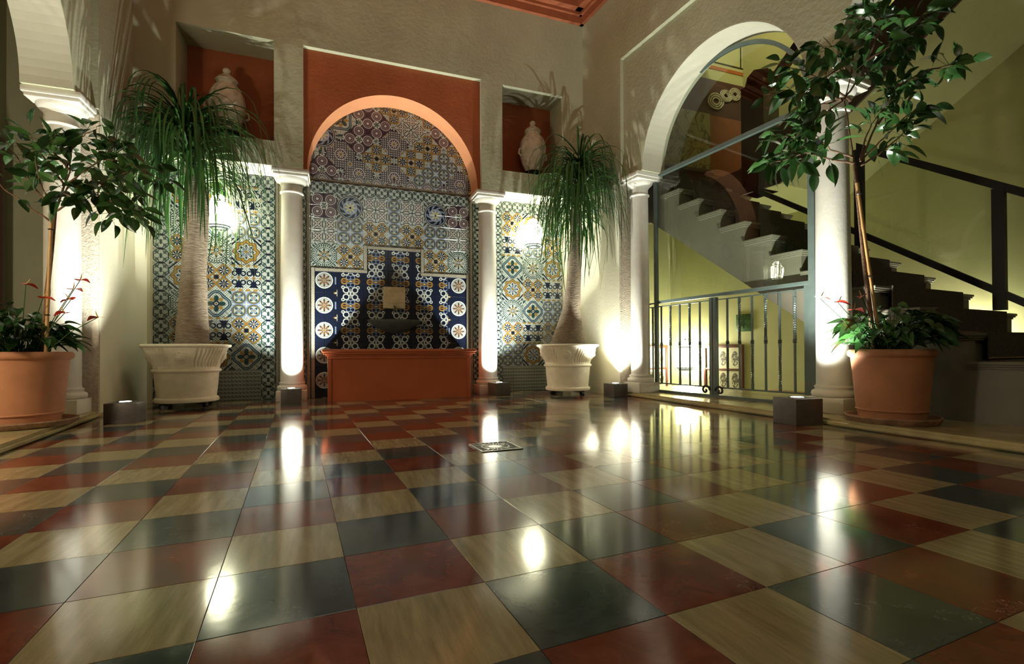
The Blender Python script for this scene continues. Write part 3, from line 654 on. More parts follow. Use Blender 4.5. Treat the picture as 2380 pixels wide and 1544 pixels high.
TREE_L=[[[(-1.815,4.268,1.552),(-1.768,4.282,1.747),(-1.744,4.293,1.859),(-1.74,4.302,2.0),(-1.768,4.311,2.097)],13],[[(-1.815,4.268,1.552),(-1.921,4.306,1.678),(-2.019,4.34,1.827),(-2.06,4.355,1.932),(-2.13,4.379,2.037)],12],[[(-1.815,4.268,1.552),(-1.837,4.169,1.674),(-1.849,4.119,1.799),(-1.849,4.118,1.913),(-1.889,4.132,2.028)],12],[[(-1.843,4.279,1.483),(-1.976,4.273,1.588),(-2.095,4.284,1.682),(-2.218,4.306,1.849)],5],[[(-1.768,4.282,1.747),(-1.919,4.41,1.925),(-2.017,4.465,2.088),(-2.104,4.496,2.181)],12],[[(-1.815,4.268,1.552),(-1.686,4.168,1.601),(-1.538,4.061,1.657),(-1.407,3.992,1.636)],14],[[(-1.768,4.282,1.747),(-1.636,4.254,1.859),(-1.526,4.224,1.938),(-1.391,4.196,2.021)],18],[[(-1.526,4.224,1.938),(-1.457,4.241,2.076),(-1.48,4.27,2.162)],9],[[(-1.768,4.282,1.747),(-1.541,4.008,1.684),(-1.386,3.899,1.694),(-1.246,3.826,1.742)],18],[[(-1.538,4.061,1.657),(-1.402,4.012,1.584),(-1.285,3.949,1.52),(-1.204,3.92,1.476)],16],[[(-1.538,4.061,1.657),(-1.473,4.144,1.556),(-1.439,4.133,1.481)],7],[[(-1.768,4.282,1.747),(-1.648,4.047,1.684),(-1.65,3.995,1.611),(-1.548,3.937,1.562)],12],[[(-1.778,4.306,1.844),(-1.682,4.216,2.034),(-1.611,4.19,2.093),(-1.541,4.165,2.123)],10],[[(-1.526,4.224,1.938),(-1.371,4.211,1.922),(-1.256,4.169,1.86),(-1.14,4.128,1.798)],12],[[(-1.744,4.293,1.859),(-1.809,4.21,1.955),(-1.781,4.199,2.072)],9],[[(-1.541,4.008,1.684),(-1.573,4.285,1.831),(-1.437,4.257,1.745),(-1.35,4.226,1.713)],12]]
TRUNK_R=[(3.619,2.409,0.635),(3.568,2.424,1.095),(3.534,2.434,1.464),(3.512,2.44,1.71),(3.492,2.446,1.9)]
TRUNK_L=[(-1.94,4.407,0.544),(-1.894,4.344,0.966),(-1.838,4.279,1.289),(-1.815,4.268,1.552)]
STAKE_R=[(3.662,2.394,0.604),(3.452,2.398,1.735)]
STAKE_L=[(-1.901,4.35,0.544),(-1.816,4.226,1.517)]
PALM_L=[(-1.411,6.043,0.71),(-1.397,6.033,1.394),(-1.365,6.018,1.85),(-1.343,6.007,2.215),(-1.436,6.038,2.58),(-1.479,6.051,2.831),(-1.487,6.053,3.059)]
PALM_R=[(2.903,5.807,0.719),(2.936,5.792,1.115),(2.974,5.775,1.567),(2.986,5.767,2.02),(3.003,5.757,2.472),(3.031,5.745,2.812),(3.058,5.732,3.094)]
FLOW_R=[(3.119,2.429,0.918),(3.235,2.387,0.888),(3.39,2.385,0.842),(3.44,2.366,0.931)]
FLOW_L=[(-1.977,4.278,1.039),(-1.867,4.239,0.947),(-1.629,4.151,1.066),(-1.698,4.23,1.014),(-1.703,4.127,0.839),(-1.514,4.111,0.813),(-1.713,4.236,0.94)]

# ------------------------------------------------------------------ columns
def column(name, label, loc, zb, ztop, r, rz=0.0, group='stone columns of the courtyard'):
    t = thing(name, label, 'column', (loc[0], loc[1], zb), rz, group); h = ztop - zb
    obj('plinth', MB().box(-0.165, 0.165, -0.165, 0.165, 0, 0.125, 0.006), M['stone'], t)
    base = [(0.150, 0.125), (0.163, 0.135), (0.168, 0.152), (0.163, 0.172), (0.150, 0.182), (0.139, 0.186), (0.139, 0.198), (0.145, 0.204), (0.145, 0.214), (r + 0.004, 0.220), (r + 0.002, 0.232)]
    obj('base', MB().lathe(base, 40), M['stone'], t)
    sh = [(r + 0.002, 0.232)] + [(r * (1 - 0.10 * (k / 10) ** 1.6), 0.232 + (h - 0.232 - 0.262) * k / 10) for k in range(11)]
    obj('shaft', MB().lathe(sh, 44), M['stone'], t)
    n0 = h - 0.262; rt = r * 0.90
    cap = [(rt, n0), (rt + 0.014, n0 + 0.006), (rt + 0.018, n0 + 0.016), (rt + 0.014, n0 + 0.026), (rt, n0 + 0.032), (rt, n0 + 0.10), (rt + 0.010, n0 + 0.106), (rt + 0.014, n0 + 0.118), (rt + 0.02, n0 + 0.126), (rt + 0.040, n0 + 0.14), (rt + 0.056, n0 + 0.16), (rt + 0.062, n0 + 0.182)]
    obj('capital', MB().lathe(cap, 44), M['stone'], t)
    obj('abacus', MB().box(-0.185, 0.185, -0.185, 0.185, h - 0.082, h - 0.05, 0.006).box(-0.20, 0.20, -0.20, 0.20, h - 0.05, h, 0.005), M['stone'], t)
    return t
column('stone_column', 'pale stone column left of the orange fountain tub', (-0.468, 6.40), 0.0, 2.714, 0.128)
column('stone_column', 'pale stone column right of the orange fountain tub', (1.972, 6.40), 0.0, 2.714, 0.128)
p3 = WR(0.943, 0.2, 0); p4 = WR(3.317, 0.2, 0); p0 = WL(1.30, -0.215, 0); p5 = WR(5.67, 0.2, 0)
column('stone_column', 'pale stone column at the left post of the iron gate', p3.xy, 0.05, 2.77, 0.118, BA)
column('stone_column', 'largest stone column, between the iron gate and the right terracotta pot', p4.xy, 0.05, 2.77, 0.130, BA)
column('stone_column', 'stone column at far left behind the small tree', p0.xy, 0.05, 2.77, 0.127, BL)

# ------------------------------------------------------------------ fountain tub, basin, plaque
t = thing('fountain_tub', 'orange plastered fountain tub with moulded rim below the tiled arch', 'fountain', (0.774, 6.0, 0))
X0, X1, YB = -0.83, 0.83, 0.588
def rim_ring(mb, d, z0, z1, c=0.0):
    mb.box(X0 - d, X1 + d, -d, 0.06, z0, z1, c); mb.box(X0 - d, X0 + 0.06, 0.055, YB, z0, z1, c); mb.box(X1 - 0.06, X1 + d, 0.055, YB, z0, z1, c)
b = MB(); b.box(X0, X1, 0, 0.055, 0, 0.50); b.box(X0, X0 + 0.055, 0.055, YB, 0, 0.50); b.box(X1 - 0.055, X1, 0.055, YB, 0, 0.50); b.box(X0, X1, YB - 0.05, YB, 0, 0.50); b.box(X0 + 0.06, X1 - 0.06, 0.06, YB - 0.06, 0.01, 0.10)
obj('tub_wall', b, M['tub'], t, smooth=False)
b = MB(); rim_ring(b, 0.016, 0.49, 0.525, 0.006); rim_ring(b, 0.034, 0.525, 0.545, 0.005); rim_ring(b, 0.062, 0.545, 0.566, 0.007); rim_ring(b, 0.075, 0.566, 0.605, 0.012)
obj('moulded_rim', b, M['tub'], t)
obj('corner_pilaster', MB().box(X0 - 0.014, X0 + 0.03, -0.014, 0.3, 0.0, 0.489, 0.004), M['tub'], t)
obj('corner_pilaster', MB().box(X1 - 0.03, X1 + 0.014, -0.014, 0.3, 0, 0.489, 0.004), M['tub'], t)
obj('water', MB().box(X0 + 0.05, X1 - 0.05, 0.05, YB - 0.05, 0.40, 0.42), M['water'], t, smooth=False)
bs = thing('fountain_basin', 'dark stone half bowl fixed to the tiles above the fountain tub', 'basin', (0.752, YT - 0.010, 0.84))
mb = MB(); prof = [(0.03, -0.03), (0.10, -0.01), (0.20, 0.03), (0.29, 0.085), (0.335, 0.12), (0.35, 0.145), (0.33, 0.150), (0.28, 0.12), (0.10, 0.05), (0.0, 0.045)]
n = 28
for i, (r, z) in enumerate(prof):
    for k in range(n + 1):
        a = pi + pi * k / n; fl = 1 + (0.02 * abs(sin(k * pi / 4)) if i < 5 else 0)
        mb.v.append((r * fl * cos(a), r * fl * sin(a) * 0.62, z))
for i in range(len(prof) - 1):
    for k in range(n): mb.f.append((i * (n + 1) + k, i * (n + 1) + k + 1, (i + 1) * (n + 1) + k + 1, (i + 1) * (n + 1) + k)); mb.mi.append(0)
obj('bowl', mb, M['darkstone'], bs)
pq = thing('stone_plaque', 'small square sand-coloured stone plaque with a spout above the basin', 'plaque', (0.745, YT - 0.010, 1.28))
mb = MB().box(-0.142, 0.142, -0.045, 0, -0.142, 0.142, 0.012)
obj('slab', mb, M['plaque'], pq)
mb = MB().box(-0.142, 0.142, -0.052, -0.044, 0.028, 0.036, 0.003).tube([(-0.11, -0.048, -0.06), (-0.04, -0.052, -0.075), (0.04, -0.052, -0.07), (0.11, -0.048, -0.055)], 0.006, 6).tube([(-0.10, -0.047, 0.09), (0.0, -0.05, 0.085), (0.10, -0.047, 0.095)], 0.005, 6)
obj('carved_relief', mb, M['plaque'], pq)
obj('spout', MB().tube([(0, -0.04, -0.115), (0, -0.09, -0.125), (0, -0.11, -0.145)], 0.014, 10), M['darkstone'], pq)

# ------------------------------------------------------------------ uplight boxes
def uplight(label, loc, size, rz, aim, power, h=None, cone=115, blend=0.8):
    h = h or size * 0.86; s = size / 2
    t = thing('floor_uplight', label, 'uplight', loc, rz, 'box uplights on the floor')
    obj('housing', MB().box(-s, s, -s, s, 0, h, 0.003), M['box'], t)
    obj('trim_ring', MB().lathe([(s * 0.50, h + 0.0005), (s * 0.52, h + 0.004), (s * 0.44, h + 0.005), (s * 0.42, h + 0.001)], 24, caps=False), M['darkiron'], t)
    obj('lens', MB().lathe([(s * 0.42, h + 0.0008), (s * 0.34, h + 0.006), (s * 0.001, h + 0.009)], 24), M['lens'], t)
    p = Vector(loc) + Vector((0, 0, h + 0.02))
    light('uplight_beam', 'SPOT', p, power, UP, 0.03, aim, radians(cone), blend)
uplight('dark box uplight in front of the column left of the fountain', (-0.452, 6.045, 0), 0.205, 0.03, (-0.47, 6.33, 3.0), UPW, 0.165)
uplight('dark box uplight at the foot of the column right of the fountain', (2.02, 6.06, 0), 0.215, 0.2, (1.97, 6.35, 3.0), UPW, 0.165)
uplight('dark box uplight in the right corner beside the gate column', (3.285, 5.29, 0), 0.21, BA + 0.0, (*(p3 + Vector((-0.10, 0.0, 0))).xy, 3.2), UPW * 0.6, 0.165)
uplight('dark box uplight at the foot of the largest column', (3.335, 2.79, 0), 0.235, BA - 0.25, (*(p4 - N * 0.1).xy, 3.0), UPW * 1.0, 0.2)
uplight('dark box uplight beside the left terracotta pot', (-1.62, 4.90, 0), 0.22, BA + 1.45, (-1.94, 5.40, 2.6), UPW * 1.0, 0.165, 72, 0.9)

# ------------------------------------------------------------------ wall lanterns
def lantern(label, loc, s=1.0, mat='lampglass', rz=0.0):
    """hangs 0.16 m off the wall behind it (local +y)"""
    t = thing('wall_lantern', label, 'wall lamp', loc, rz, 'lit wall lanterns')
    S = lambda L: [(r * s, z * s) for r, z in L]
    obj('glass', MB().lathe(S([(0.088, -0.118), (0.098, -0.10), (0.115, 0.02), (0.112, 0.05), (0.108, 0.075), (0.085, 0.118)]), 16), M[mat], t)
    obj('glass_dome', MB().lathe(S([(0.078, 0.128), (0.070, 0.155), (0.052, 0.180), (0.028, 0.194), (0.0, 0.198)]), 16), M[mat], t)
    obj('cap', MB().lathe(S([(0.088, 0.116), (0.094, 0.120), (0.090, 0.127), (0.080, 0.131)]), 20, caps=False).lathe(S([(0.012, 0.196), (0.016, 0.215), (0.0, 0.232)]), 10, caps=False), M['iron'], t)
    obj('bottom_ring', MB().lathe(S([(0.094, -0.128), (0.105, -0.124), (0.105, -0.114), (0.094, -0.112)]), 16, caps=False).lathe(S([(0.070, -0.150), (0.088, -0.140), (0.088, -0.133), (0.070, -0.137)]), 16, caps=False), M['iron'], t)
    bars = MB()
    for k in range(4):
        a = pi / 4 + k * pi / 2; c, d = cos(a) * s, sin(a) * s
        bars.tube([(0.100 * c, 0.100 * d, -0.12 * s), (0.118 * c, 0.118 * d, 0.02 * s), (0.122 * c, 0.122 * d, 0.055 * s)], 0.0035 * s, 5)
    bars.tube([(0.03 * s, 0, -0.20 * s), (0.0, 0, -0.165 * s), (-0.03 * s, 0, -0.20 * s)], 0.004, 5)
    obj('cage', bars, M['iron'], t)
    obj('wall_bracket', MB().tube([(0, 0.165, 0.02 * s), (0, 0.15, -0.14 * s), (0, 0.07, -0.20 * s), (0, 0.0, -0.165 * s)], 0.009, 8).lathe([(0.045, 0), (0.04, 0.012)], 16, (0, 0.155, 0.0)), M['iron'], t)
    return t
lantern('brightly lit glass wall lantern behind the left palm', (-1.235, 6.42, 2.155), 1.12)
lantern('brightly lit glass wall lantern behind the right palm', (2.66, 6.42, 2.215), 1.18)

# ------------------------------------------------------------------ lidded urns in the niches
def urn(label, loc, s, rz):
    t = thing('ceramic_urn', label, 'urn', loc, rz, 'lidded urns in the niches')
    obj('stand', MB().lathe([(0.11 * s, 0), (0.12 * s, 0.02), (0.09 * s, 0.05), (0.10 * s, 0.09), (0.12 * s, 0.11)], 24), M['darkiron'], t)
    body = [(0.075, 0.11), (0.10, 0.13), (0.15, 0.22), (0.185, 0.34), (0.19, 0.44), (0.175, 0.53), (0.14, 0.60), (0.105, 0.64), (0.098, 0.66), (0.11, 0.675)]
    obj('body', MB().lathe([(r * s, z * s) for r, z in body], 40, fn=lambda a, z, r: 0.006 * s * sin(a * 9 + z * 30) * sin(z * 40)), M['urn'], t)
    lid = [(0.118, 0.675), (0.12, 0.69), (0.10, 0.72), (0.07, 0.745), (0.05, 0.755), (0.035, 0.78), (0.045, 0.80), (0.04, 0.825), (0.02, 0.845), (0.0, 0.852)]
    obj('lid', MB().lathe([(r * s, z * s) for r, z in lid], 32), M['urn'], t)
    for sg in (-1, 1):
        obj('handle', MB().tube([(sg * 0.17 * s, 0, 0.42 * s), (sg * 0.225 * s, 0, 0.40 * s), (sg * 0.235 * s, 0, 0.34 * s), (sg * 0.185 * s, 0, 0.31 * s)], 0.014 * s, 8), M['urn'], t)
urn('ivory lidded relief urn in the left niche', (-1.155, 6.43, 3.0), 1.02, 0.5)
urn('ivory lidded relief urn in the right niche', (2.665, 6.43, 3.0), 1.0, 0.2)

# ------------------------------------------------------------------ iron gate with glazed arch
gt = thing('iron_gate', 'grey-green wrought iron gate with twisted bars in the arch by the stairs', 'gate', (*(PC + N * 0.38).xy, 0.05), BA)
GA, GB, GM, GT = 0.86, 2.985, 1.93, 1.12
obj('gate_post', MB().box(GA - 0.022, GA + 0.022, -0.022, 0.022, 0, GT), M['iron'], gt, smooth=False)
obj('gate_post', MB().box(GB - 0.022, GB + 0.022, -0.022, 0.022, 0, GT), M['iron'], gt, smooth=False)
obj('gate_post', MB().box(GM - 0.045, GM - 0.005, -0.022, 0.022, 0.03, GT - 0.02).box(GM + 0.005, GM + 0.045, -0.022, 0.022, 0.03, GT - 0.02), M['iron'], gt, smooth=False)
hr = MB().box(GA - 0.03, GB + 0.03, -0.026, 0.026, GT - 0.012, GT + 0.006, 0.003)
def scroll(x, z, sg): return [(x + sg * (0.045 * (1 - k / 16) * sin(k * 0.42) + 0.03), 0, z - 0.045 + 0.045 * (1 - k / 18) * cos(k * 0.42)) for k in range(15)]
obj('top_rail', hr, M['iron'], gt)
for x, sg in ((GA - 0.03, -1), (GB + 0.03, 1)): obj('scroll_end', MB().tube([(x, 0, GT - 0.003)] + scroll(x, GT, sg), 0.011, 6), M['iron'], gt)
obj('lower_rail', MB().box(GA, GB, -0.008, 0.008, GT - 0.055, GT - 0.043), M['iron'], gt, smooth=False)
obj('bottom_rail', MB().box(GA, GB, -0.01, 0.01, 0.105, 0.12), M['iron'], gt, smooth=False)
obj('sill_bar', MB().box(GA - 0.02, GB + 0.02, -0.025, 0.025, 0.0, 0.03), M['iron'], gt, smooth=False)
def bar(x, twist_top):
    z0, z1, zm = 0.12, GT - 0.045, 0.60; pts = []; rs = []; tw = []; K = 90
    for k in range(K + 1):
        z = z0 + (z1 - z0) * k / K; pts.append((x, 0, z)); rs.append(0.0115 if (z > zm) != twist_top else 0.0145); f = (z - zm) / (z1 - zm) if z > zm else (zm - z) / (zm - z0)
        on = (z > zm) == twist_top; tw.append((0 if not on else 0) + (pi * 9 * min(1, max(0, (f - 0.12) / 0.76)) if on else 0))
    b = MB().tube(pts, rs, 4, square=True, twist=tw)
    o = obj('bar', b, M['iron'], gt, smooth=False)
    obj('collar', MB().lathe([(0.012, -0.02), (0.020, -0.012), (0.013, -0.005), (0.022, 0.0), (0.013, 0.005), (0.020, 0.012), (0.012, 0.02)], 10, (x, 0, zm)), M['iron'], o)
for leaf, (xa, xb) in enumerate(((GA + 0.02, GM - 0.045), (GM + 0.045, GB - 0.02))):
    for k in range(6): bar(xa + (xb - xa) * (k + (0.62 if leaf == 0 else 0.9)) / 6.6, (k % 2 == 0) == (leaf == 0))
sc_ = MB()
for sg in (-1, 1): sc_.tube([(GM + sg * (0.02 + 0.075 - 0.06 * (1 - k / 15) * cos(k * 0.5)), -0.028, 0.075 + 0.06 * (1 - k / 15) * sin(k * 0.5)) for k in range(15)], 0.012, 6)
obj('scroll_ornament', sc_, M['darkiron'], gt)
af = thing('arch_frame', 'tall grey-green iron frame with curved top and glass above the gate', 'window frame', (*(PC + N * 0.345).xy, 0.05), BA)
FA, FB = 1.07, 3.05; FR = (FB - FA) / 2; FC = (FA + FB) / 2; FZ = 2.72
obj('frame_post', MB().box(FA - 0.02, FA + 0.02, -0.012, 0.03, 0, FZ), M['iron'], af, smooth=False)
obj('frame_post', MB().box(FB - 0.03, FB + 0.03, -0.012, 0.03, 0, FZ), M['iron'], af, smooth=False)
ap = arc(FC, FZ, FR, 180, 0, 40)
obj('curved_head', MB().tube([(x, 0.009, z) for x, z in ap], 0.026, 4, square=True), M['iron'], af)
obj('transom', MB().box(FA - 0.06, FB + 0.05, -0.012, 0.03, FZ - 0.03, FZ + 0.015), M['iron'], af, smooth=False)
obj('strut', MB().box(1.66, 1.70, -0.01, 0.02, FZ + FR * 0.93, FZ + FR * 0.93 + 0.12), M['iron'], af, smooth=False)
obj('mid_rail', MB().box(FA, FB, -0.004, 0.016, 1.125, 1.14), M['iron'], af, smooth=False)
pane = [(FA, 1.14), (FB, 1.14), (FB, FZ)] + [(x, z) for x, z in reversed(ap)][1:-1] + [(FA, FZ)]
obj('glass_pane', MB().prism(pane, [], 0.005, 0.011), M['glass'], af, smooth=False)

# ------------------------------------------------------------------ staircase behind the arches
stc = thing('staircase', 'cream stone staircase with dark carpet rising to the left behind the gate', 'staircase', (*PC.xy, 0), BA)
SW0, SW1 = 0.405, 2.02; s0_, z0_, ds, dz = 1.408, 2.509, 0.301, 0.2037
prof = [(-0.05 + 0.0, 2.55)]
ks = list(range(-3, 12))
def snose(k): return s0_ + ds * k, z0_ - dz * k
pts = [(-1.0, snose(-3)[1])]
for k in ks:
    s, z = snose(k); pts += [(s, z), (s, z - dz)]
pts += [(5.0, 0.05)] if False else []
sE, zE = snose(11)
low = [(sE, 0.05), (3.22, 0.05), (3.22, 0.62), (1.06, 2.13), (0.10, 2.80), (-1.0, 2.80)]
pl_ = pts[:-1] + low
obj('stringer', MB().prism(pl_, [], SW0, SW0 + 0.10), M['stairstone'], stc, smooth=False)
obj('stringer', MB().prism(pl_, [], SW1 - 0.10, SW1), M['stairstone'], stc, smooth=False)
mid = [(p[0] - 0.02, p[1] - 0.02) for p in pts[:-1]] + [(sE - 0.02, 0.05), (3.24, 0.05), (3.24, 0.62), (1.08, 2.15), (0.12, 2.82), (-1.0, 2.82)]
obj('flight_core', MB().prism(mid, [], SW0 + 0.10, SW1 - 0.10), M['stairstone'], stc, smooth=False)
for k in ks:
    s, z = snose(k); e = s - ds if k > -3 else s - 1.2
    b = MB()
    for (d0, za, zb) in ((0.030, z - 0.018, z + 0.004), (0.022, z - 0.032, z - 0.018), (0.010, z - 0.048, z - 0.032)):
        b.box(e, s + d0, SW0 - d0, SW1 + d0, za, zb, 0.003)
    st = obj('step', b, M['stairstone'], stc)
    c0, c1 = SW0 + 0.20, SW1 - 0.22
    cb = MB().box(e, s + 0.042, c0, c1, z + 0.004, z + 0.014).box(s + 0.030, s + 0.044, c0, c1, z - dz + 0.014, z + 0.014, 0.004)
    obj('carpet', cb, M['carpet'], st, smooth=False)
    if k >= 6: obj('carpet_rod', MB().tube([(s + 0.052, c0 - 0.02, z - dz + 0.028), (s + 0.052, c1 + 0.02, z - dz + 0.028)], 0.006, 6), M['lightwood'], st)
# glass balustrade on the far side
bl_ = thing('glass_balustrade', 'dark metal balustrade with glass panels along the far side of the stairs', 'balustrade', (*(PC + N * (SW1 + 0.06)).xy, 0), BA)
def rail(zo, th, s1, s2):
    f = lambda s: z0_ - (s - s0_) * dz / ds + zo
    return MB().prism([(s1, f(s1)), (s2, f(s2)), (s2, f(s2) + th), (s1, f(s1) + th)], [], -0.025, 0.025)
obj('top_rail', rail(1.10, 0.085, 2.50, 5.6), M['darkiron'], bl_, smooth=False)
obj('bottom_rail', rail(0.11, 0.075, 1.0, 5.6), M['darkiron'], bl_, smooth=False)
for s in (2.52, 3.72, 4.92):
    f = z0_ - (s - s0_) * dz / ds
    obj('post', MB().box(s - 0.045, s + 0.045, -0.03, 0.03, f - 0.02, f + 1.12), M['darkiron'], bl_, smooth=False)
for a, b in ((2.57, 3.67), (3.77, 4.87)):
    f = lambda s: z0_ - (s - s0_) * dz / ds
    obj('glass_panel', MB().prism([(a, f(a) + 0.18), (b, f(b) + 0.18), (b, f(b) + 1.10), (a, f(a) + 1.10)], [], -0.004, 0.004), M['glass'], bl_, smooth=False)
# upper flight above: sloping slab
uf = thing('upper_flight', 'sloping underside of the upper stair flight at top right', 'staircase', (*PC.xy, 0), BA)
g = lambda s: 1.84 + 0.63 * s
obj('slab', MB().prism([(-0.6, 2.80), (1.52, 2.80), (6.2, g(6.2)), (6.2, g(6.2) + 0.5), (0.9, g(0.9) + 0.62), (-0.6, g(0.9) + 0.62)], [], 2.13, 3.60), M['yellow'], uf, smooth=False)
obj('string_board', MB().prism([(-0.6, 2.80), (1.52, 2.80), (6.2, g(6.2)), (6.2, g(6.2) + 0.62), (0.9, g(0.9) + 0.78), (-0.6, g(0.9) + 0.78)], [], 2.10, 2.13), M['brownside'], uf, smooth=False)
# newel and handrail of the upper flight
nw = thing('newel_post', 'dark wooden newel post seen through the arch glass', 'newel post', (*WR(1.12, 2.26, 0).xy, 2.80), BA)
obj('shaft', MB().box(-0.18, 0.18, -0.17, 0.17, 0, 1.54, 0.01), M['wood'], nw)
obj('cap', MB().lathe([(0.26, 1.54), (0.26, 1.59), (0.12, 1.74)], 4), M['wood'], nw)
obj('handrail', MB().tube([(0.12, 0.0, 1.42), (2.3, 0.0, 3.21)], 0.075, 4, square=True), M['wood'], nw)

# stairwell walls
smesh('wall_stair_side', MB().box(-3.4, 9.0, 3.6, 3.75, -1.4, 7.6), M['yellow'], 'yellow-green plaster wall behind the glass balustrade', 'wall', (*PC.xy, 0), BA)
we = smesh('wall_stair_end', MB().box(3.4, 7.6, 6.81, 6.95, 2.82, 7.6), M['yellow'], 'yellow end wall of the upper stair landing seen through the arch')
smesh('wall_stairwell_end', MB().box(3.4, 9.2, 8.6, 8.75, -1.4, 7.6), M['yellow'], 'yellow end wall under the stairs')
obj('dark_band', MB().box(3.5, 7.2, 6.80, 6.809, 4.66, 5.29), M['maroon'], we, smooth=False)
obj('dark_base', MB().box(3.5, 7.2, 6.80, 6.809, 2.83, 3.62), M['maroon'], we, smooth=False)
obj('terracotta_panel', MB().box(6.14, 7.2, 6.797, 6.809, 3.62, 4.66), M['terracotta_wall'], we, smooth=False)
obj('painted_stripe', MB().box(4.8, 6.98, 6.80, 6.809, 5.48, 5.54), M['stripe'], we, smooth=False)
obj('painted_stripe', MB().box(6.92, 6.98, 6.80, 6.809, 5.54, 7.55), M['stripe'], we, smooth=False)
obj('painted_line', MB().box(4.8, 6.9, 6.80, 6.809, 5.60, 5.62), M['blackstripe'], we, smooth=False)
obj('painted_line', MB().box(6.84, 6.86, 6.80, 6.809, 5.62, 7.55), M['blackstripe'], we, smooth=False)
smesh('floor_stairwell', MB().box(-2.6, 4.2, 0.62, 3.6, -1.42, -1.3), M['stairstone'], 'lower floor of the stairwell below the gate', 'floor', (*PC.xy, 0), BA)
smesh('wall_stairwell_front', MB().box(-2.4, 9.0, 0.60, 0.62, -1.4, 0.045).box(-2.4, -0.36, 0.38, 0.6, -1.4, 7.6), M['yellow'], 'low wall edge below the gate', 'wall', (*PC.xy, 0), BA)
smesh('wall_stair_near', MB().box(8.8, 9.0, 0.4, 3.6, -0.1, 7.6), M['yellow'], 'wall closing the stair hall at right', 'wall', (*PC.xy, 0), BA)
smesh('ceiling_stair', MB().box(-3.4, 9.0, 0.40, 3.6, 7.6, 7.7), M['yellow'], 'ceiling above the stair hall', 'ceiling', (*PC.xy, 0), BA)
smesh('wall_upper_side', MB().box(-2.4, 9.0, 0.38, 0.40, 5.79, 7.6), M['yellow'], 'upper wall over the arcade on the stair side', 'wall', (*PC.xy, 0), BA)

# relief picture and ornament on the landing
def relief_mat():
    m, nt, p = new_mat('grey_engraved_relief_picture')
    co = coords(nt, 'Object'); n = noise(nt, co, 3.2, 5, 0.55, 1.4); n2 = noise(nt, co, 1.6, 3, 0.5, 0.8)
    line = (ab(X(n.outputs[0]) - 0.5) < 0.018) | (ab(X(n2.outputs[0]) - 0.47) < 0.008)
    c = mixc(nt, line, (0.30, 0.28, 0.17), (0.10, 0.085, 0.055)); lk(nt, c, p.inputs['Base Color']); p.inputs['Roughness'].default_value = 0.6; return m
M['relief'] = relief_mat()
rp = thing('relief_picture', 'large pale engraved picture hanging on the landing wall', 'picture', (5.42, 6.796, 4.14))
obj('print', MB().box(-0.72, 0.70, -0.03, 0, -0.46, 0.52), M['relief'], rp, smooth=False)
obj('ledge', MB().box(-0.75, 0.73, -0.09, 0, -0.54, -0.47, 0.01), M['wood'], rp)
og = thing('scroll_ornament', 'pale openwork scroll ornament on the dark band of the landing wall', 'ornament', (6.42, 6.775, 4.98), 0)
mb = MB()
for (cx, cz, r0, tn) in ((-0.16, -0.07, 0.17, 1), (0.06, 0.06, 0.12, -1), (0.26, 0.12, 0.13, 1)):
    for q in (1.0, 0.72, 0.45): mb.tube([(cx + r0 * q * cos(k * 0.5) * (1 + 0.12 * sin(k)), 0, cz + r0 * 0.8 * q * sin(k * 0.5 * tn)) for k in range(14)], 0.014, 5)
obj('openwork', mb, M['urn'], og)

# picture frames, green tile and lantern under the stairs
def print_mat():
    m, nt, p = new_mat('old_figure_print'); co = coords(nt, 'Object'); sp = nt.nodes.new('ShaderNodeSeparateXYZ'); lk(nt, co, sp.inputs[0])
    x = X(sp.outputs[0]); z = X(sp.outputs[2]); n = noise(nt, co, 28, 4, 0.6, 0.5); body = (hy(x * 1.0, z * 0.55) < 0.075) & (X(n.outputs[0]) > 0.44)
    c = mixc(nt, body, (0.46, 0.43, 0.28), (0.07, 0.06, 0.04)); lk(nt, c, p.inputs['Base Color']); p.inputs['Roughness'].default_value = 0.3; return m
M['print'] = print_mat()
def frame(label, loc, rz, nx, nz, w, h):
    t = thing('framed_prints', label, 'picture frame', loc, rz, 'framed figure prints under the stairs'); W = nx * w; H = nz * h; fw = 0.045
    b = MB()
    b.box(-W / 2 - fw, W / 2 + fw, -0.045, 0, H / 2, H / 2 + fw * 1.3, 0.004).box(-W / 2 - fw, W / 2 + fw, -0.045, 0, -H / 2 - fw, -H / 2, 0.004).box(-W / 2 - fw, -W / 2, -0.045, 0, -H / 2, H / 2, 0.004).box(W / 2, W / 2 + fw, -0.045, 0, -H / 2, H / 2, 0.004)
    for k in range(1, nz): b.box(-W / 2, W / 2, -0.04, -0.005, -H / 2 + k * h - 0.018, -H / 2 + k * h + 0.018, 0.003)
    obj('frame', b, M['redwood'], t)
    for i in range(nx):
        for k in range(nz): obj('print', MB().box(-w / 2, w / 2, -0.004, 0.004, -h / 2, h / 2), M['print'], t, (-W / 2 + (i + 0.5) * w, -0.014, -H / 2 + (k + 0.5) * h), smooth=False)
    return t
frame('dark red frame with rows of figure prints on the yellow wall below the stairs', WR(-0.665, 3.598, 0.02), BA, 3, 3, 0.26, 0.40)
frame('dark frame with figure prints behind the left gate post', (6.30, 8.598, 0.0), 0, 2, 3, 0.24, 0.42)
gtile = thing('green_ceramic_tile', 'square green ceramic tile on the yellow wall behind the gate', 'wall tile', WR(-0.22, 3.598, 1.06), BA)
obj('tile', MB().box(-0.15, 0.15, -0.03, 0, -0.155, 0.155, 0.008), M['green_tile'], gtile)
mb = MB().tube([(0, -0.034, -0.1), (0.01, -0.036, 0.1)], 0.006, 5)
for k in range(5):
    for sg in (-1, 1): mb.tube([(0, -0.034, -0.07 + k * 0.035), (sg * 0.06, -0.036, -0.045 + k * 0.035)], 0.005, 5)
obj('leaf_relief', mb, M['green_tile'], gtile)
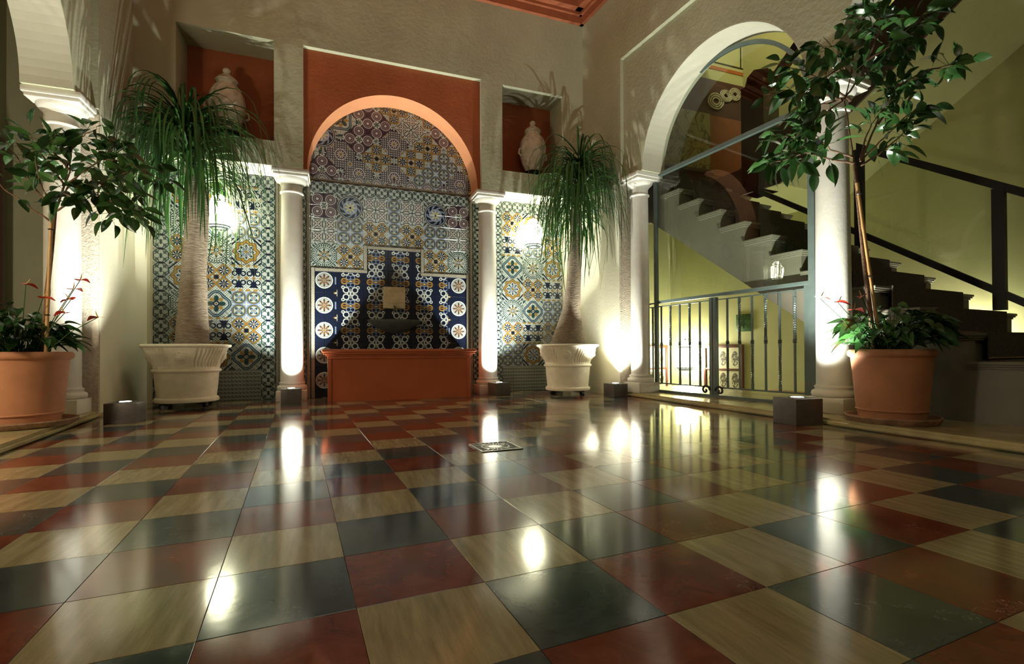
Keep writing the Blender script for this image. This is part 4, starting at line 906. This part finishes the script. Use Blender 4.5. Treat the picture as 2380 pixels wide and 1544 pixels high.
ln = lantern('lit iron lantern on the yellow wall behind the gate bars', WR(-1.36, 3.34, 0.43), 1.65, 'lampglass2', BA)
lantern('lit wall lantern low behind the far edge of the lower steps', WR(2.9, 3.43, 0.62), 1.2, 'lampglass2', BA)
hb = thing('wooden_handrail', 'short wooden handrail low on the yellow wall at the right gate post', 'handrail', WR(0.72, 3.52, -0.12), BA)
obj('rail', MB().box(-0.42, 0.55, -0.04, 0.04, -0.03, 0.03, 0.008), M['lightwood'], hb)
obj('bracket', MB().box(-0.3, -0.26, 0.0, 0.085, -0.05, -0.02).box(0.4, 0.44, 0.0, 0.085, -0.05, -0.02), M['darkiron'], hb, smooth=False)

# ------------------------------------------------------------------ pots
def cream_pot(label, loc, rz):
    t = thing('planter', label, 'planter', loc, rz, 'cream planters on casters')
    zz = lambda z: z
    low = [(0.268, 0.055), (0.290, 0.062), (0.296, 0.080), (0.290, 0.098), (0.272, 0.108), (0.270, 0.118), (0.284, 0.25), (0.292, 0.365)]
    obj('lower_body', MB().lathe(low, 64), M['creampot'], t)
    obj('waist_band', MB().lathe([(0.292, 0.365), (0.310, 0.372), (0.316, 0.385), (0.310, 0.398), (0.296, 0.404)], 64, caps=False), M['creampot'], t)
    def flute(a, z, r):
        q = (a % (pi / 2)) - pi / 4
        f = min(1, max(0, (0.46 - abs(q)) / 0.04)); e = min(1, max(0, (z - 0.415) / 0.015)) * min(1, max(0, (0.612 - z) / 0.015))
        return -0.017 * f * e * (0.5 + 0.5 * sin(q * 60 + 1.6 * sin((z - 0.41) * 28)))
    up = [(0.296 + 0.085 * ((k / 16) ** 1.35), 0.404 + 0.218 * k / 16) for k in range(17)]
    obj('fluted_body', MB().lathe(up, 360, caps=False, fn=flute), M['creampot'], t)
    obj('rim', MB().lathe([(0.381, 0.622), (0.398, 0.628), (0.410, 0.640), (0.410, 0.652), (0.400, 0.660), (0.385, 0.661), (0.365, 0.655), (0.36, 0.60)], 64, caps=False), M['creampot'], t)
    obj('soil', MB().lathe([(0.0, 0.628), (0.2, 0.632), (0.366, 0.618)], 32), M['soil'], t)
    for k in range(4):
        a = k * pi / 2; z = 0.52; r = 0.334
        c = Vector((r * cos(a), r * sin(a), z)); m = obj('medallion', MB().lathe([(0.0, 0.022), (0.018, 0.022), (0.028, 0.018), (0.034, 0.011), (0.050, 0.010), (0.058, 0.006), (0.064, 0.010), (0.070, 0.008), (0.073, -0.006)], 28, fn=lambda b, z_, r_: 0.005 * sin(b * 9) if 0.03 < r_ < 0.06 else 0).box(-0.012, 0.004, -0.004, 0.004, 0.018, 0.032, 0.002).box(-0.016, -0.010, -0.016, -0.006, 0.018, 0.028, 0.002).box(-0.016, -0.010, 0.006, 0.016, 0.018, 0.028, 0.002).box(0.010, 0.015, -0.012, 0.012, 0.018, 0.026, 0.002), M['creampot'], t, c)
        m.rotation_euler = (0, pi / 2 + 0.42, a)
    b = MB()
    for k in range(4):
        a = pi / 4 + k * pi / 2; b.tube([(0, 0, 0.045), (0.26 * cos(a), 0.26 * sin(a), 0.045)], 0.010, 6)
        b.tube([(0.24 * cos(a) + 0, 0.24 * sin(a), 0.045), (0.285 * cos(a), 0.285 * sin(a), 0.046), (0.30 * cos(a), 0.30 * sin(a), 0.03), (0.285 * cos(a), 0.285 * sin(a), 0.02)], 0.006, 6)
    obj('iron_stand', b, M['darkiron'], t)
    for k in range(4):
        a = pi / 4 + k * pi / 2; obj('caster', MB().tube([(0.262 * cos(a) - 0.010 * sin(a), 0.262 * sin(a) + 0.010 * cos(a), 0.022), (0.262 * cos(a) + 0.010 * sin(a), 0.262 * sin(a) - 0.010 * cos(a), 0.022)], 0.022, 14), M['darkiron'], t)
    return t
PLX, PRX = (-1.463, 6.065), (2.91, 5.86)
cream_pot('cream fluted planter on casters holding the left palm', (*PLX, 0), -1.50)
cream_pot('cream fluted planter on casters holding the right palm', (*PRX, 0), -1.30 + pi / 4 - 0.02)

def terracotta(label, slabel, loc, s=1.0, w=1.0):
    z0 = loc[2]
    sa = thing('plant_saucer', slabel, 'saucer', loc, 0, 'clay saucers')
    obj('dish', MB().lathe([(0.18 * w, 0.0), (0.245 * w, 0.0), (0.262 * w, 0.015), (0.275 * w, 0.04), (0.272 * w, 0.048), (0.262 * w, 0.046), (0.245 * w, 0.020), (0.0, 0.016)], 48), M['saucer'], sa)
    t = thing('terracotta_pot', label, 'plant pot', (loc[0], loc[1], loc[2] + 0.0185), 0, 'terracotta pots')
    pr_ = [(0.188, 0.0), (0.192, 0.035), (0.198, 0.060), (0.206, 0.064), (0.208, 0.070), (0.203, 0.076), (0.213, 0.20), (0.223, 0.33), (0.231, 0.418), (0.233, 0.428)]
    obj('body', MB().lathe([(r * w, z * s) for r, z in pr_], 64), M['terra'], t)
    obj('rim', MB().lathe([(r * w, z * s) for r, z in [(0.233, 0.428), (0.246, 0.436), (0.252, 0.450), (0.250, 0.470), (0.240, 0.482), (0.222, 0.483), (0.214, 0.470), (0.212, 0.43)]], 64, caps=False), M['terra'], t)
    obj('soil', MB().lathe([(0.0, 0.455 * s), (0.1 * w, 0.455 * s), (0.216 * w, 0.445 * s)], 32), M['soil'], t)
    return t
TR = (3.734, 2.368, 0.05); TL = (-2.12, 4.50, 0.05)
terracotta('large terracotta pot right of the largest column', 'round clay saucer under the right terracotta pot', TR, 1.03, 1.03)
terracotta('large terracotta pot at the left edge of the picture', 'round clay saucer under the left terracotta pot', TL, 1.06, 1.2)

# ------------------------------------------------------------------ ponytail palms
def strap_mesh(L, e0, droop, wd, curl, seed):
    r = random.Random(seed); K = 14; p = Vector((0, 0, 0)); vs = []; phi = e0; yaw = 0
    for k in range(K + 1):
        f = k / K; wv = wd * (0.6 + 0.4 * min(1, f * 5)) * (1 - f) ** 0.55 + 0.0008
        d = Vector((cos(phi) * cos(yaw), cos(phi) * sin(yaw), sin(phi))); side = Vector((-sin(yaw), cos(yaw), 0)); up = side.cross(d) * -1
        vs += [p + side * wv + up * wv * 0.35, p, p - side * wv + up * wv * 0.35]
        g = min(1, f / droop); g = g * g * (3 - 2 * g); phi = e0 + (-1.46 - e0) * g; yaw += curl / K * (1 + r.uniform(-1, 1))
        p = p + d * (L / K)
    fs = []
    for k in range(K): fs += [(k * 3, k * 3 + 1, k * 3 + 4, k * 3 + 3), (k * 3 + 1, k * 3 + 2, k * 3 + 5, k * 3 + 4)]
    m = MB(); m.add(vs, fs); return m.mesh('strap_leaf', M['strap'])
straps = []
rr = random.Random(11)
for i in range(22):
    straps.append((strap_mesh(rr.uniform(1.15, 1.75), rr.uniform(-0.4, 0.75), rr.uniform(0.35, 0.8), rr.uniform(0.011, 0.017), rr.uniform(-0.5, 0.5), i)))
longs = [strap_mesh(rr.uniform(1.3, 1.8), rr.uniform(0.4, 0.95), rr.uniform(0.45, 0.7), rr.uniform(0.011, 0.016), rr.uniform(-0.4, 0.4), 50 + i) for i in range(8)]
def lerp_path(P, f):
    n = len(P) - 1; x = f * n; i = min(int(x), n - 1); return Vector(P[i]).lerp(Vector(P[i + 1]), x - i)
def palm(label, path, radii, f0, nleaf, seed, top_long, scale=1.0, stray=0):
    base = Vector(path[0]); t = thing('ponytail_palm', label, 'palm', base, 0, 'ponytail palms')
    P = [Vector(q) - base for q in path]
    pts = [lerp_path(P, k / 30) for k in range(31)]; nR = len(radii) - 1
    rs = []
    for k in range(31):
        x = k / 30 * nR; i = min(int(x), nR - 1); rs.append(radii[i] + (radii[i + 1] - radii[i]) * (x - i) + 0.002 * sin(k * 2.1))
    pts = [Vector((0, 0, -0.10))] + pts; rs = [radii[0] * 1.02] + rs
    obj('trunk', MB().tube(pts, rs, 20), M['palmbark'], t)
    r = random.Random(seed)
    for i in range(nleaf):
        f = f0 + (1 - f0) * (r.random() ** 0.62)
        p = lerp_path(P, f); me = r.choice(longs) if (f > 0.93 and r.random() < top_long) else r.choice(straps)
        o = obj('leaf', me, None, t, p + Vector((r.uniform(-.02, .02), r.uniform(-.02, .02), 0)), r.uniform(0, 2 * pi))
        o.rotation_euler[1] = r.gauss(0, 0.16); q = scale * r.uniform(0.75, 1.12) * (0.78 + 0.22 * f); o.scale = (q, q, q)
    acc = MB()
    for i in range(nleaf // 3 if stray == 0 else nleaf // 2):
        f = f0 + (1 - f0) * (r.random() ** 0.62); me = r.choice(straps); q = scale * r.uniform(0.7, 1.1) * (0.78 + 0.22 * f)
        mt = Matrix.Translation(lerp_path(P, f)) @ Matrix.Rotation(r.uniform(0, 2 * pi), 4, 'Z') @ Matrix.Rotation(r.gauss(0, 0.16), 4, 'Y') @ Matrix.Scale(q, 4)
        acc.add([mt @ v.co for v in me.vertices], [tuple(p_.vertices) for p_ in me.polygons])
    lm = obj('leaf_mass', acc, M['strap'], t); lm['kind'] = 'stuff'
    for i in range(stray):
        f = r.uniform(0.42, 0.62); o = obj('leaf', r.choice(straps), None, t, lerp_path(P, f), r.uniform(0, 2 * pi)); q = 0.5 * r.uniform(0.8, 1.2); o.scale = (q, q, q * 1.1)
    return t
palm('tall ponytail palm in the left cream planter, leaves across the left niche', PALM_L, [0.155, 0.118, 0.108, 0.10, 0.055, 0.045, 0.03], 0.55, 298, 3, 0.4, 1.0)
palm('bushy ponytail palm in the right cream planter with hanging leaves', PALM_R, [0.22, 0.115, 0.09, 0.075, 0.06, 0.05, 0.03], 0.56, 275, 9, 0.3, 0.92, 24)

# ------------------------------------------------------------------ small trees
def leaf_mesh(L, wd, fold, bend, seed, mat='leaf', name='leaf'):
    K = 6; vs = []
    for k in range(K + 1):
        f = k / K; x = L * f; z = -bend * f * f * L; wv = wd * (sin(pi * min(1, f ** 0.85 * 1.0)) ** 0.8) * (1 - 0.15 * f) + (0.0006 if k in (0, K) else 0)
        vs += [(x, wv, z + wv * fold), (x, 0, z), (x, -wv, z + wv * fold)]
    fs = []
    for k in range(K): fs += [(k * 3, k * 3 + 1, k * 3 + 4, k * 3 + 3), (k * 3 + 1, k * 3 + 2, k * 3 + 5, k * 3 + 4)]
    m = MB(); m.tube([(-0.02, 0, 0.002), (0.0, 0, 0)], 0.0014, 4); m.add(vs, fs); return m.mesh(name, M[mat])
leaves = [leaf_mesh(rr.uniform(0.085, 0.125), rr.uniform(0.022, 0.031), rr.uniform(0.1, 0.5), rr.uniform(0.05, 0.45), i) for i in range(10)]
def tree(label, trunk, stake, branches, seed, sc=1.0, tl='small_tree', mult=1.0, extra=0):
    base = Vector(trunk[0]) - Vector((0, 0, 0.0)); t = thing(tl, label, 'tree', base, 0, 'small potted trees'); r = random.Random(seed)
    P = [Vector(q) - base for q in trunk]; pts = [Vector((P[0].x, P[0].y, -0.12))] + [lerp_path(P, k / 16) for k in range(17)]
    obj('trunk', MB().tube(pts, [0.017] + [0.016 - 0.005 * k / 16 for k in range(17)], 10), M['bark'], t)
    for pl, n in branches:
        n = round(n * mult)
        Q = [Vector(q) - base for q in pl]; m = 12; pts = [lerp_path(Q, k / m) + Vector((r.uniform(-1, 1), r.uniform(-1, 1), r.uniform(-1, 1))) * 0.004 for k in range(m + 1)]; pts[0] = Q[0]
        br = obj('branch', MB().tube(pts, [0.0075 * (1 - 0.75 * k / m) for k in range(m + 1)], 6), M['bark'], t)
        for i in range(n):
            f = 0.34 + 0.66 * (i + 0.5) / n; p = lerp_path(Q, f); d = (lerp_path(Q, min(1, f + 0.05)) - lerp_path(Q, max(0, f - 0.05))).normalized()
            off = Vector((r.gauss(0, 1), r.gauss(0, 1), r.gauss(0, 0.8))).normalized()
            ln = r.uniform(0.02, 0.09) * (1 if i < n - 1 else 0); tip = p + off * ln
            dirv = (d * 0.6 + off * 1.0 + Vector((0, 0, -0.25))).normalized()
            o = obj('leaf', r.choice(leaves), None, t, tip)
            q = dirv.to_track_quat('X', 'Z'); o.rotation_mode = 'QUATERNION'
            from mathutils import Quaternion
            o.rotation_quaternion = q @ Quaternion((1, 0, 0), r.gauss(0, 0.7)); s_ = sc * r.uniform(0.75, 1.15); o.scale = (s_, s_, s_)
    from mathutils import Quaternion
    acc = MB(); tot = sum(n for _, n in branches)
    for pl, n in branches:
        Q = [Vector(q) - base for q in pl]
        for i in range(round(extra * n / tot)):
            f = r.uniform(0.4, 1.0); p = lerp_path(Q, f); off = Vector((r.gauss(0, 1), r.gauss(0, 1), r.gauss(0, 0.8))).normalized()
            tip = p + off * r.uniform(0.02, 0.11); q = (off + Vector((0, 0, -0.3))).normalized().to_track_quat('X', 'Z') @ Quaternion((1, 0, 0), r.gauss(0, 0.7)); me = r.choice(leaves)
            mt = Matrix.Translation(tip) @ q.to_matrix().to_4x4() @ Matrix.Scale(sc * r.uniform(0.6, 1.0), 4)
            acc.add([mt @ v.co for v in me.vertices], [tuple(p_.vertices) for p_ in me.polygons])
            acc.tube([p, tip], 0.0016, 4)
    lm = obj('leaf_mass', acc, M['leaf'], t); lm['kind'] = 'stuff'
    return t
tree('thin-trunked leafy tree in the right terracotta pot spreading over the largest column', TRUNK_R, STAKE_R, TREE_R, 21, 1.2, mult=0.93, extra=190)
tree('thin-trunked leafy tree in the left terracotta pot', TRUNK_L, STAKE_L, TREE_L, 22, 1.08, mult=1.35, extra=70)
def stake(label, a, b, zt):
    a = Vector(a); b = Vector(b); a0 = a - (b - a) * 0.08; t = thing('bamboo_stake', label, 'stake', a, 0, 'bamboo stakes')
    pts = []; rs = []
    for k in range(25):
        f = k / 24; pts.append(a0.lerp(b, f) - a); rs.append(0.0105 + (0.0022 if k % 6 == 0 else 0))
    obj('cane', MB().tube(pts, rs, 10), M['bamboo'], t)
    for f in zt:
        p = a.lerp(b, f) - a; obj('tie', MB().lathe([(0.013, -0.004), (0.018, 0), (0.013, 0.004)], 12, tuple(p)), M['darkiron'], t)
stake('bamboo stake tied to the right tree trunk', STAKE_R[0], STAKE_R[1], (0.42, 0.93))
stake('bamboo stake tied to the left tree trunk', STAKE_L[0], STAKE_L[1], (0.3, 0.9))

# ------------------------------------------------------------------ anthuriums
def heart_mesh(L, cup, mat, name):
    K = 8; vs = []
    outline = [(0.0, 0.0), (-0.16, 0.16), (-0.20, 0.34), (-0.08, 0.46), (0.15, 0.48), (0.42, 0.38), (0.72, 0.18), (1.0, 0.0)]
    for x, y in outline:
        z = -0.28 * x * x + cup * y
        vs += [(x * L, y * L * 0.8, z * L), (x * L * 0.9 + 0.0 * L, 0, -0.28 * x * x * L), (x * L, -y * L * 0.8, z * L)]
    fs = []
    for k in range(len(outline) - 1): fs += [(k * 3, k * 3 + 1, k * 3 + 4, k * 3 + 3), (k * 3 + 1, k * 3 + 2, k * 3 + 5, k * 3 + 4)]
    m = MB(); m.add(vs, fs); return m.mesh(name, M[mat])
hearts = [heart_mesh(rr.uniform(0.13, 0.19), rr.uniform(0.1, 0.4), 'heart', 'leaf') for _ in range(5)]
spathes = [heart_mesh(0.10, 0.15, 'red', 'spathe'), heart_mesh(0.085, 0.3, 'red', 'spathe')]
def anthurium(label, c, zs, n, flowers, seed):
    from mathutils import Quaternion
    t = thing('anthurium', label, 'plant', (c[0], c[1], zs), 0, 'anthuriums in the terracotta pots'); r = random.Random(seed)
    for i in range(n):
        a = r.uniform(0, 2 * pi); R_ = 0.30 * sqrt(r.random()) + 0.03; h = 0.02 + (0.36 - 0.62 * R_) * r.random() ** 0.6 + 0.03
        b0 = Vector((0.12 * cos(a) * r.random(), 0.12 * sin(a) * r.random(), 0)); tip = Vector((R_ * cos(a), R_ * sin(a), h)); mid = (b0 + tip) / 2 + Vector((0, 0, h * 0.35))
        lf = obj('leaf', r.choice(hearts), None, t, tip); q = Vector((cos(a), sin(a), r.uniform(-0.7, 0.15))).to_track_quat('X', 'Z'); lf.rotation_mode = 'QUATERNION'; lf.rotation_quaternion = q @ Quaternion((1, 0, 0), r.gauss(0, 0.35))
        s_ = r.uniform(0.5, 0.85); lf.scale = (s_, s_, s_)
        obj('stalk', MB().tube([b0, mid, tip], 0.003, 5), M['heart'], t)
    for p in flowers:
        tip = Vector(p) - Vector((c[0], c[1], zs)); b0 = Vector((tip.x * 0.3, tip.y * 0.3, 0)); a = r.uniform(0, 2 * pi)
        fl = obj('flower', r.choice(spathes), None, t, tip); fl.rotation_mode = 'QUATERNION'; fl.rotation_quaternion = Vector((cos(a), sin(a), 0.05)).to_track_quat('X', 'Z') @ Quaternion((1, 0, 0), r.gauss(0, 0.3))
        fl['label'] = 'red spathe flower'
        obj('spadix', MB().tube([(0, 0, 0.002), (0.018, 0, 0.022), (0.028, 0, 0.042)], [0.004, 0.0035, 0.002], 6), M['spadix'], fl)
        obj('stalk', MB().tube([b0, (b0 + tip) / 2 + Vector((0, 0, 0.03)), tip], 0.0028, 5), M['heart'], t)
anthurium('red-flowered anthurium at the foot of the tree in the right pot', TR[:2], 0.535, 150, FLOW_R, 31)
anthurium('red-flowered anthurium at the foot of the tree in the left pot', TL[:2], 0.55, 150, FLOW_L, 32)

# ------------------------------------------------------------------ floor drain
dg = thing('floor_drain', 'square metal drain grate set in the marble floor', 'drain', (DRAIN.x, DRAIN.y, 0.0004), GR - 0.02)
D = 0.125
obj('pit', MB().box(-D, D, -D, D, 0.0002, 0.0012), M['darkiron'], dg, smooth=False)
obj('frame', MB().box(-D, D, -D, -D + 0.010, 0.0012, 0.005).box(-D, D, D - 0.010, D, 0.0012, 0.005).box(-D, -D + 0.010, -D + 0.01, D - 0.01, 0.0012, 0.005).box(D - 0.010, D, -D + 0.01, D - 0.01, 0.0012, 0.005), M['drainmetal'], dg, smooth=False)
obj('centre_plate', MB().lathe([(0.0, 0.0035), (0.042, 0.0035), (0.044, 0.0012)], 30), M['drainmetal'], dg)
for k in range(24):
    a = 2 * pi * k / 24; c, s_ = cos(a), sin(a); e = min(0.117 / max(abs(c), 1e-6), 0.117 / max(abs(s_), 1e-6), 0.15)
    obj('spoke', MB().tube([(0.040 * c, 0.040 * s_, 0.0022), (0.066 * cos(a + 0.12), 0.066 * sin(a + 0.12), 0.0024), (e * c, e * s_, 0.0022)], 0.0028, 4, square=True), M['drainmetal'], dg)
obj('ring', MB().lathe([(0.078, 0.0012), (0.079, 0.0048), (0.084, 0.0048), (0.085, 0.0012)], 36, caps=False), M['drainmetal'], dg)
